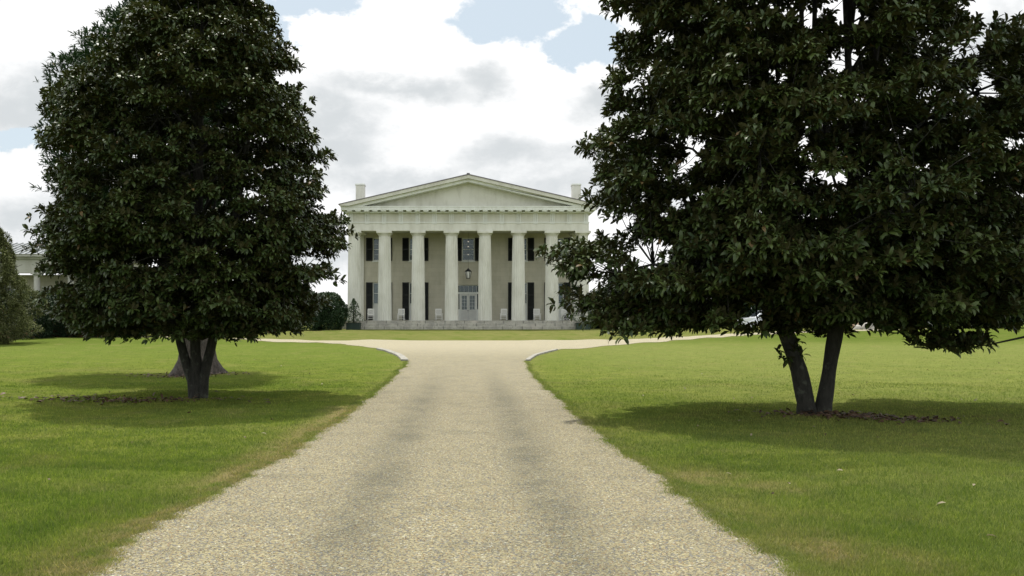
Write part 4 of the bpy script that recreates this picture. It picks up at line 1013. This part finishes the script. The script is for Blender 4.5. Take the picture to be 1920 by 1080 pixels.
# rocking chairs
def rocker():
    r_ = thing('rocking_chair', (0, 0, 0), 'x', 'chair', 'white rocking chairs on the porch')
    MB().box(-0.27, 0.27, -0.27, 0.23, 0.40, 0.44).build('seat', 'chair', r_)
    b = MB(); b.box(-0.29, 0.29, 0.235, 0.27, 1.04, 1.14); b.box(-0.27, 0.27, 0.235, 0.265, 0.50, 0.56)
    for k in range(7): b.box(-0.235 + k * 0.078 - 0.026, -0.235 + k * 0.078 + 0.026, 0.24, 0.26, 0.56, 1.04)
    b.build('backrest', 'chair', r_)
    for s in (-1, 1):
        MB().box(s * 0.29 - 0.022, s * 0.29 + 0.022, 0.232, 0.275, 0.06, 1.1).build('leg', 'chair', r_)
        MB().box(s * 0.29 - 0.022, s * 0.29 + 0.022, -0.28, -0.235, 0.06, 0.64).build('leg', 'chair', r_)
        MB().box(s * 0.31 - 0.045, s * 0.31 + 0.045, -0.34, 0.231, 0.641, 0.67).build('armrest', 'chair', r_)
        MB().tube([(s * 0.29, -0.48, 0.13), (s * 0.29, -0.25, 0.045), (s * 0.29, 0.05, 0.025), (s * 0.29, 0.35, 0.06), (s * 0.29, 0.55, 0.14)], 0.024, 6).build('rocker', 'chair', r_)
    MB().box(-0.27, 0.27, -0.27, -0.25, 0.2, 0.24).build('stretcher', 'chair', r_)
    return r_
proto = rocker()
YCH = 82.0
for i, (px_, rz, lab) in enumerate([(695.5, 0.12, 'white rocking chair at the left end of the porch'), (752, -0.08, 'white rocking chair between the second and third columns'),
                                (823, 0.22, 'white rocking chair left of the entrance columns'), (944.5, -0.15, 'white rocking chair first to the right of the entrance'),
                                (1007, 0.1, 'white rocking chair between the sixth and seventh columns'), (1060, 0.3, 'white rocking chair at the right end of the porch')]):
    o = proto if i == 0 else copy_tree(proto)
    o.location = ((px_ - CX) * YCH / F, YCH, FLOOR + 0.001); o.rotation_euler = (0, 0, rz); o['label'] = lab

# planters with shrubs
for s, px_, lab, lab2 in ((-1, 663, 'dark green planter box at the left end of the steps', 'small conical shrub in the left planter box'), (1, 1093, 'dark green planter box at the right end of the steps', 'small conical shrub in the right planter box')):
    yp = 77.9; x = (px_ - CX) * yp / F; z = H(x, yp)
    p = thing('planter', (x, yp, z), lab, 'planter', 'planters beside the steps')
    mb = MB(); mb.box(x - 0.62, x + 0.62, yp - 0.45, yp + 0.45, z - 0.02, z + 0.54); mb.box(x - 0.66, x + 0.66, yp - 0.49, yp + 0.49, z + 0.541, z + 0.60)
    mb.build('box', 'planter', p); MB().box(x - 0.58, x + 0.58, yp - 0.41, yp + 0.41, z + 0.601, z + 0.64).build('soil', 'soil', p)
    b = bush('potted_shrub', px_, yp, 1.8, 2.2, 'holly', 200 + s, lab2, 'shrub', 'shrubs in the planters', cone=True, nl=420, leaf=(0.08, 0.16), wf=0.4, shape=0.8, lumps=0.5)
    b.location.z += 0.6
# low garden wall stub left of the planter
x0 = (634 - CX) * 81 / F; x1 = (651 - CX) * 81 / F
MBw = MB(); MBw.box(x0, x1, 80.9, 81.3, GZ - 0.1, GZ + 0.62); MBw.box(x0 - 0.04, x1 + 0.04, 80.85, 81.35, GZ + 0.621, GZ + 0.72)
tag(MBw.build('garden_wall', 'stone'), 'low stone garden wall between the evergreen and the left planter', 'wall')

# ------------------------------------------------------------------ pavilion at far left
YP = 64.0; sP = YP / F
def pz(py): return EYE + (HY - py) * sP
px0, px1 = (-70 - CX) * sP, (205 - CX) * sP; zg = H(-33, YP)
pav = thing('pavilion', ((px0 + px1) / 2, YP, zg), 'small white pavilion with metal roof half hidden behind the left magnolia', 'building')
MB().box(px0 - 0.2, px1 + 0.2, YP - 0.4, YP + 7, zg - 0.3, zg + 0.75).build('base', 'brick', pav)
MB().box(px0 - 0.25, px1 + 0.25, YP - 0.45, YP + 7.05, zg + 0.751, zg + 0.87).build('porch_slab', 'kerb', pav)
mb = MB(); mb.box(px0, px1, YP - 0.15, YP + 0.45, pz(512), pz(486)); mb.box(px0, px0 + 0.5, YP + 0.451, YP + 6.8, pz(512), pz(486)); mb.box(px1 - 0.5, px1, YP + 0.451, YP + 6.8, pz(512), pz(486))
mb.build('entablature', 'pav', pav)
mb = MB(); mb.box(px0 - 0.18, px1 + 0.18, YP - 0.33, YP + 7.1, pz(486) + 0.001, pz(482)); mb.box(px0 - 0.4, px1 + 0.4, YP - 0.6, YP + 7.3, pz(482) + 0.001, pz(477.5)); mb.build('cornice', 'pav', pav)
mb = MB(); mb.box(px0 + 0.1, px1 - 0.1, YP + 2.6, YP + 6.8, zg + 0.88, pz(512) - 0.002); mb.build('wall', 'wall', pav)
nC = 5
for k in range(nC):
    x = px0 + 0.4 + k * (px1 - px0 - 0.8) / (nC - 1)
    c = MB(); c.lathe(x, YP + 0.15, [(0.34, zg + 0.871), (0.34, zg + 0.95), (0.27, zg + 1.0), (0.22, pz(518)), (0.32, pz(514.5))], 20); c.box(x - 0.33, x + 0.33, YP - 0.18, YP + 0.48, pz(514.5) + 0.001, pz(512) - 0.001)
    c.build('column', 'pav', pav, False)
for k in range(3):
    x = px0 + 2.0 + k * 3.3
    f_ = MB().box(x - 0.6, x + 0.6, YP + 2.54, YP + 2.599, zg + 1.7, zg + 3.9).build('window', 'trim', pav)
    MB().box(x - 0.48, x + 0.48, YP + 2.52, YP + 2.539, zg + 1.82, zg + 3.78).build('pane', 'tinted', f_)
rfb = MB(); ze = pz(477.5) + 0.002; zr = ze + 1.15; ya, yb_, ym = YP - 0.68, YP + 7.38, YP + 3.35
rfb.add([(px0 - 0.5, ya, ze), (px1 + 0.5, ya, ze), (px1 + 0.5, ym, zr), (px0 - 0.5, ym, zr), (px0 - 0.5, yb_, ze), (px1 + 0.5, yb_, ze)], [(0, 1, 2, 3), (3, 2, 5, 4), (0, 3, 4), (1, 5, 2)])
xx = px0 - 0.45
while xx < px1 + 0.5:
    for (yA, yB) in ((ya, ym), (yb_, ym)):
        rfb.add([(xx - 0.02, yA, ze + 0.005), (xx + 0.02, yA, ze + 0.005), (xx + 0.02, yB, zr + 0.005), (xx - 0.02, yB, zr + 0.005), (xx - 0.02, yA, ze + 0.06), (xx + 0.02, yA, ze + 0.06), (xx + 0.02, yB, zr + 0.06), (xx - 0.02, yB, zr + 0.06)],
                [(4, 5, 6, 7), (0, 1, 5, 4), (1, 2, 6, 5), (3, 0, 4, 7)])
    xx += 0.46
rfb.build('roof', 'metal_roof', pav)

# ------------------------------------------------------------------ silver car, boulders, stone post on the right
YV = 77.0; xv = (1386 - CX) * YV / F; zv = H(xv + 2, YV)
car = thing('parked_car', (xv + 2.3, YV, zv), 'silver sport utility car parked beyond the right lawn, half hidden by leaves', 'car')
body = [(0.0, 0.45), (0.02, 0.78), (0.12, 0.98), (0.5, 1.08), (1.15, 1.14), (1.85, 1.72), (2.3, 1.78), (3.9, 1.78), (4.35, 1.68), (4.62, 1.15), (4.66, 0.5), (4.6, 0.34)]
arch = lambda cx_: [(cx_ + 0.42 * math.cos(a), 0.36 + 0.42 * math.sin(a)) for a in [PI * k / 8 for k in range(9)]]
poly = body + [(4.1, 0.32)] + [p for p in arch(3.65)] + [(2.9, 0.30), (1.5, 0.30)] + [p for p in arch(0.92)] + [(0.1, 0.34)]
rr_ = []
for yy, ins in ((-0.90, 0.05), (-0.86, 0.0), (0.86, 0.0), (0.90, 0.05)):
    ring = []
    for px_, pz_ in poly:
        tum = max(0, pz_ - 1.05) * 0.22
        ring.append((xv + (px_ - 2.3) * (1 - ins * 0.3) + 2.3, YV + yy * (1 - tum), zv + pz_ - ins * (0.4 if pz_ > 1 else 0)))
    rr_.append(ring)
mb = MB(); mb.rings(rr_); mb.build('body', 'car', car)
wn_ = MB()
for s in (-1, 1):
    for q in ([(1.42, 1.16), (1.95, 1.62), (2.45, 1.66), (2.45, 1.16)], [(2.55, 1.16), (2.55, 1.66), (3.45, 1.66), (3.45, 1.16)], [(3.55, 1.16), (3.55, 1.66), (3.95, 1.63), (4.25, 1.18)]):
        wn_.add([(xv + a, YV + s * (0.905 * (1 - max(0, b - 1.05) * 0.22) + 0.006), zv + b) for a, b in q], [(0, 1, 2, 3) if s > 0 else (3, 2, 1, 0)])
wn_.build('side_windows', 'tinted', car)
MB().add([(xv + 1.22, YV - 0.74, zv + 1.215), (xv + 1.22, YV + 0.74, zv + 1.215), (xv + 1.80, YV + 0.66, zv + 1.70), (xv + 1.80, YV - 0.66, zv + 1.70)], [(0, 1, 2, 3)]).build('windscreen', 'tinted', car)
for wx in (0.92, 3.65):
    for s in (-1, 1):
        wl = bpy.data.objects.new('wheel', None); C.objects.link(wl); wl.parent = car
        wl.location = (xv + wx - (xv + 2.3), s * 0.78, 0.35)
        y0_, y1_ = YV + s * 0.68, YV + s * 0.90
        def ring(rad, y_): return [(xv + wx + rad * math.cos(2 * PI * k / 20), y_, zv + 0.35 + rad * math.sin(2 * PI * k / 20)) for k in range(20)]
        MB().rings([ring(0.35, y0_), ring(0.36, (y0_ + y1_) / 2), ring(0.35, y1_)]).build('tyre', 'rubber', wl)
        MB().rings([ring(0.22, y1_ + s * 0.001), ring(0.20, y1_ + s * 0.012)]).build('rim', 'car', wl)
for s in (-1, 1):
    MB().box(xv - 0.012, xv + 0.10, YV + s * 0.68 - 0.17, YV + s * 0.68 + 0.17, zv + 0.72, zv + 0.88).build('headlight', 'lantern_glass', car)
MB().box(xv + 1.5, xv + 1.62, YV - 1.08, YV - 0.885, zv + 1.12, zv + 1.26).build('wing_mirror', 'car', car)

def boulder(px_, Yd, w_, h_, seed, label):
    x = (px_ - CX) * Yd / F; z = H(x, Yd); mb = MB(); rr_ = []
    for i in range(9):
        v = i / 8; ring = []
        for k in range(16):
            a = 2 * PI * k / 16; rad = math.sqrt(max(0.0, 1 - (v * 1.0) ** 2.4)) + 0.02
            nn = 1 + 0.25 * mnoise.noise(Vector((math.cos(a) * 1.3 + seed, math.sin(a) * 1.3, v * 1.5)))
            ring.append((x + w_ / 2 * rad * nn * math.cos(a), Yd + w_ * 0.4 * rad * nn * math.sin(a), z - 0.1 + (h_ + 0.1) * v))
        rr_.append(ring)
    mb.rings(rr_)
    tag(mb.build('boulder', 'rock', None, True), label, 'rock', 'pale boulders at the edge of the right lawn')
boulder(1628, 78, 1.1, 0.75, 3, 'larger pale rounded boulder beyond the twin trunks')
boulder(1608, 78.5, 0.8, 0.45, 8, 'smaller pale boulder left of the larger one')
x = (1604 - CX) * 80 / F; z = H(x, 80)
mb = MB(); mb.box(x - 0.2, x + 0.2, 79.8, 80.2, z - 0.1, z + 0.9); mb.box(x - 0.25, x + 0.25, 79.75, 80.25, z + 0.901, z + 1.0); mb.lathe(x, 80, [(0.12, z + 1.001), (0.17, z + 1.12), (0.12, z + 1.25), (0.02, z + 1.3)], 12)
tag(mb.build('stone_post', 'tan_stone'), 'short tan stone post behind the smaller boulder', 'post')
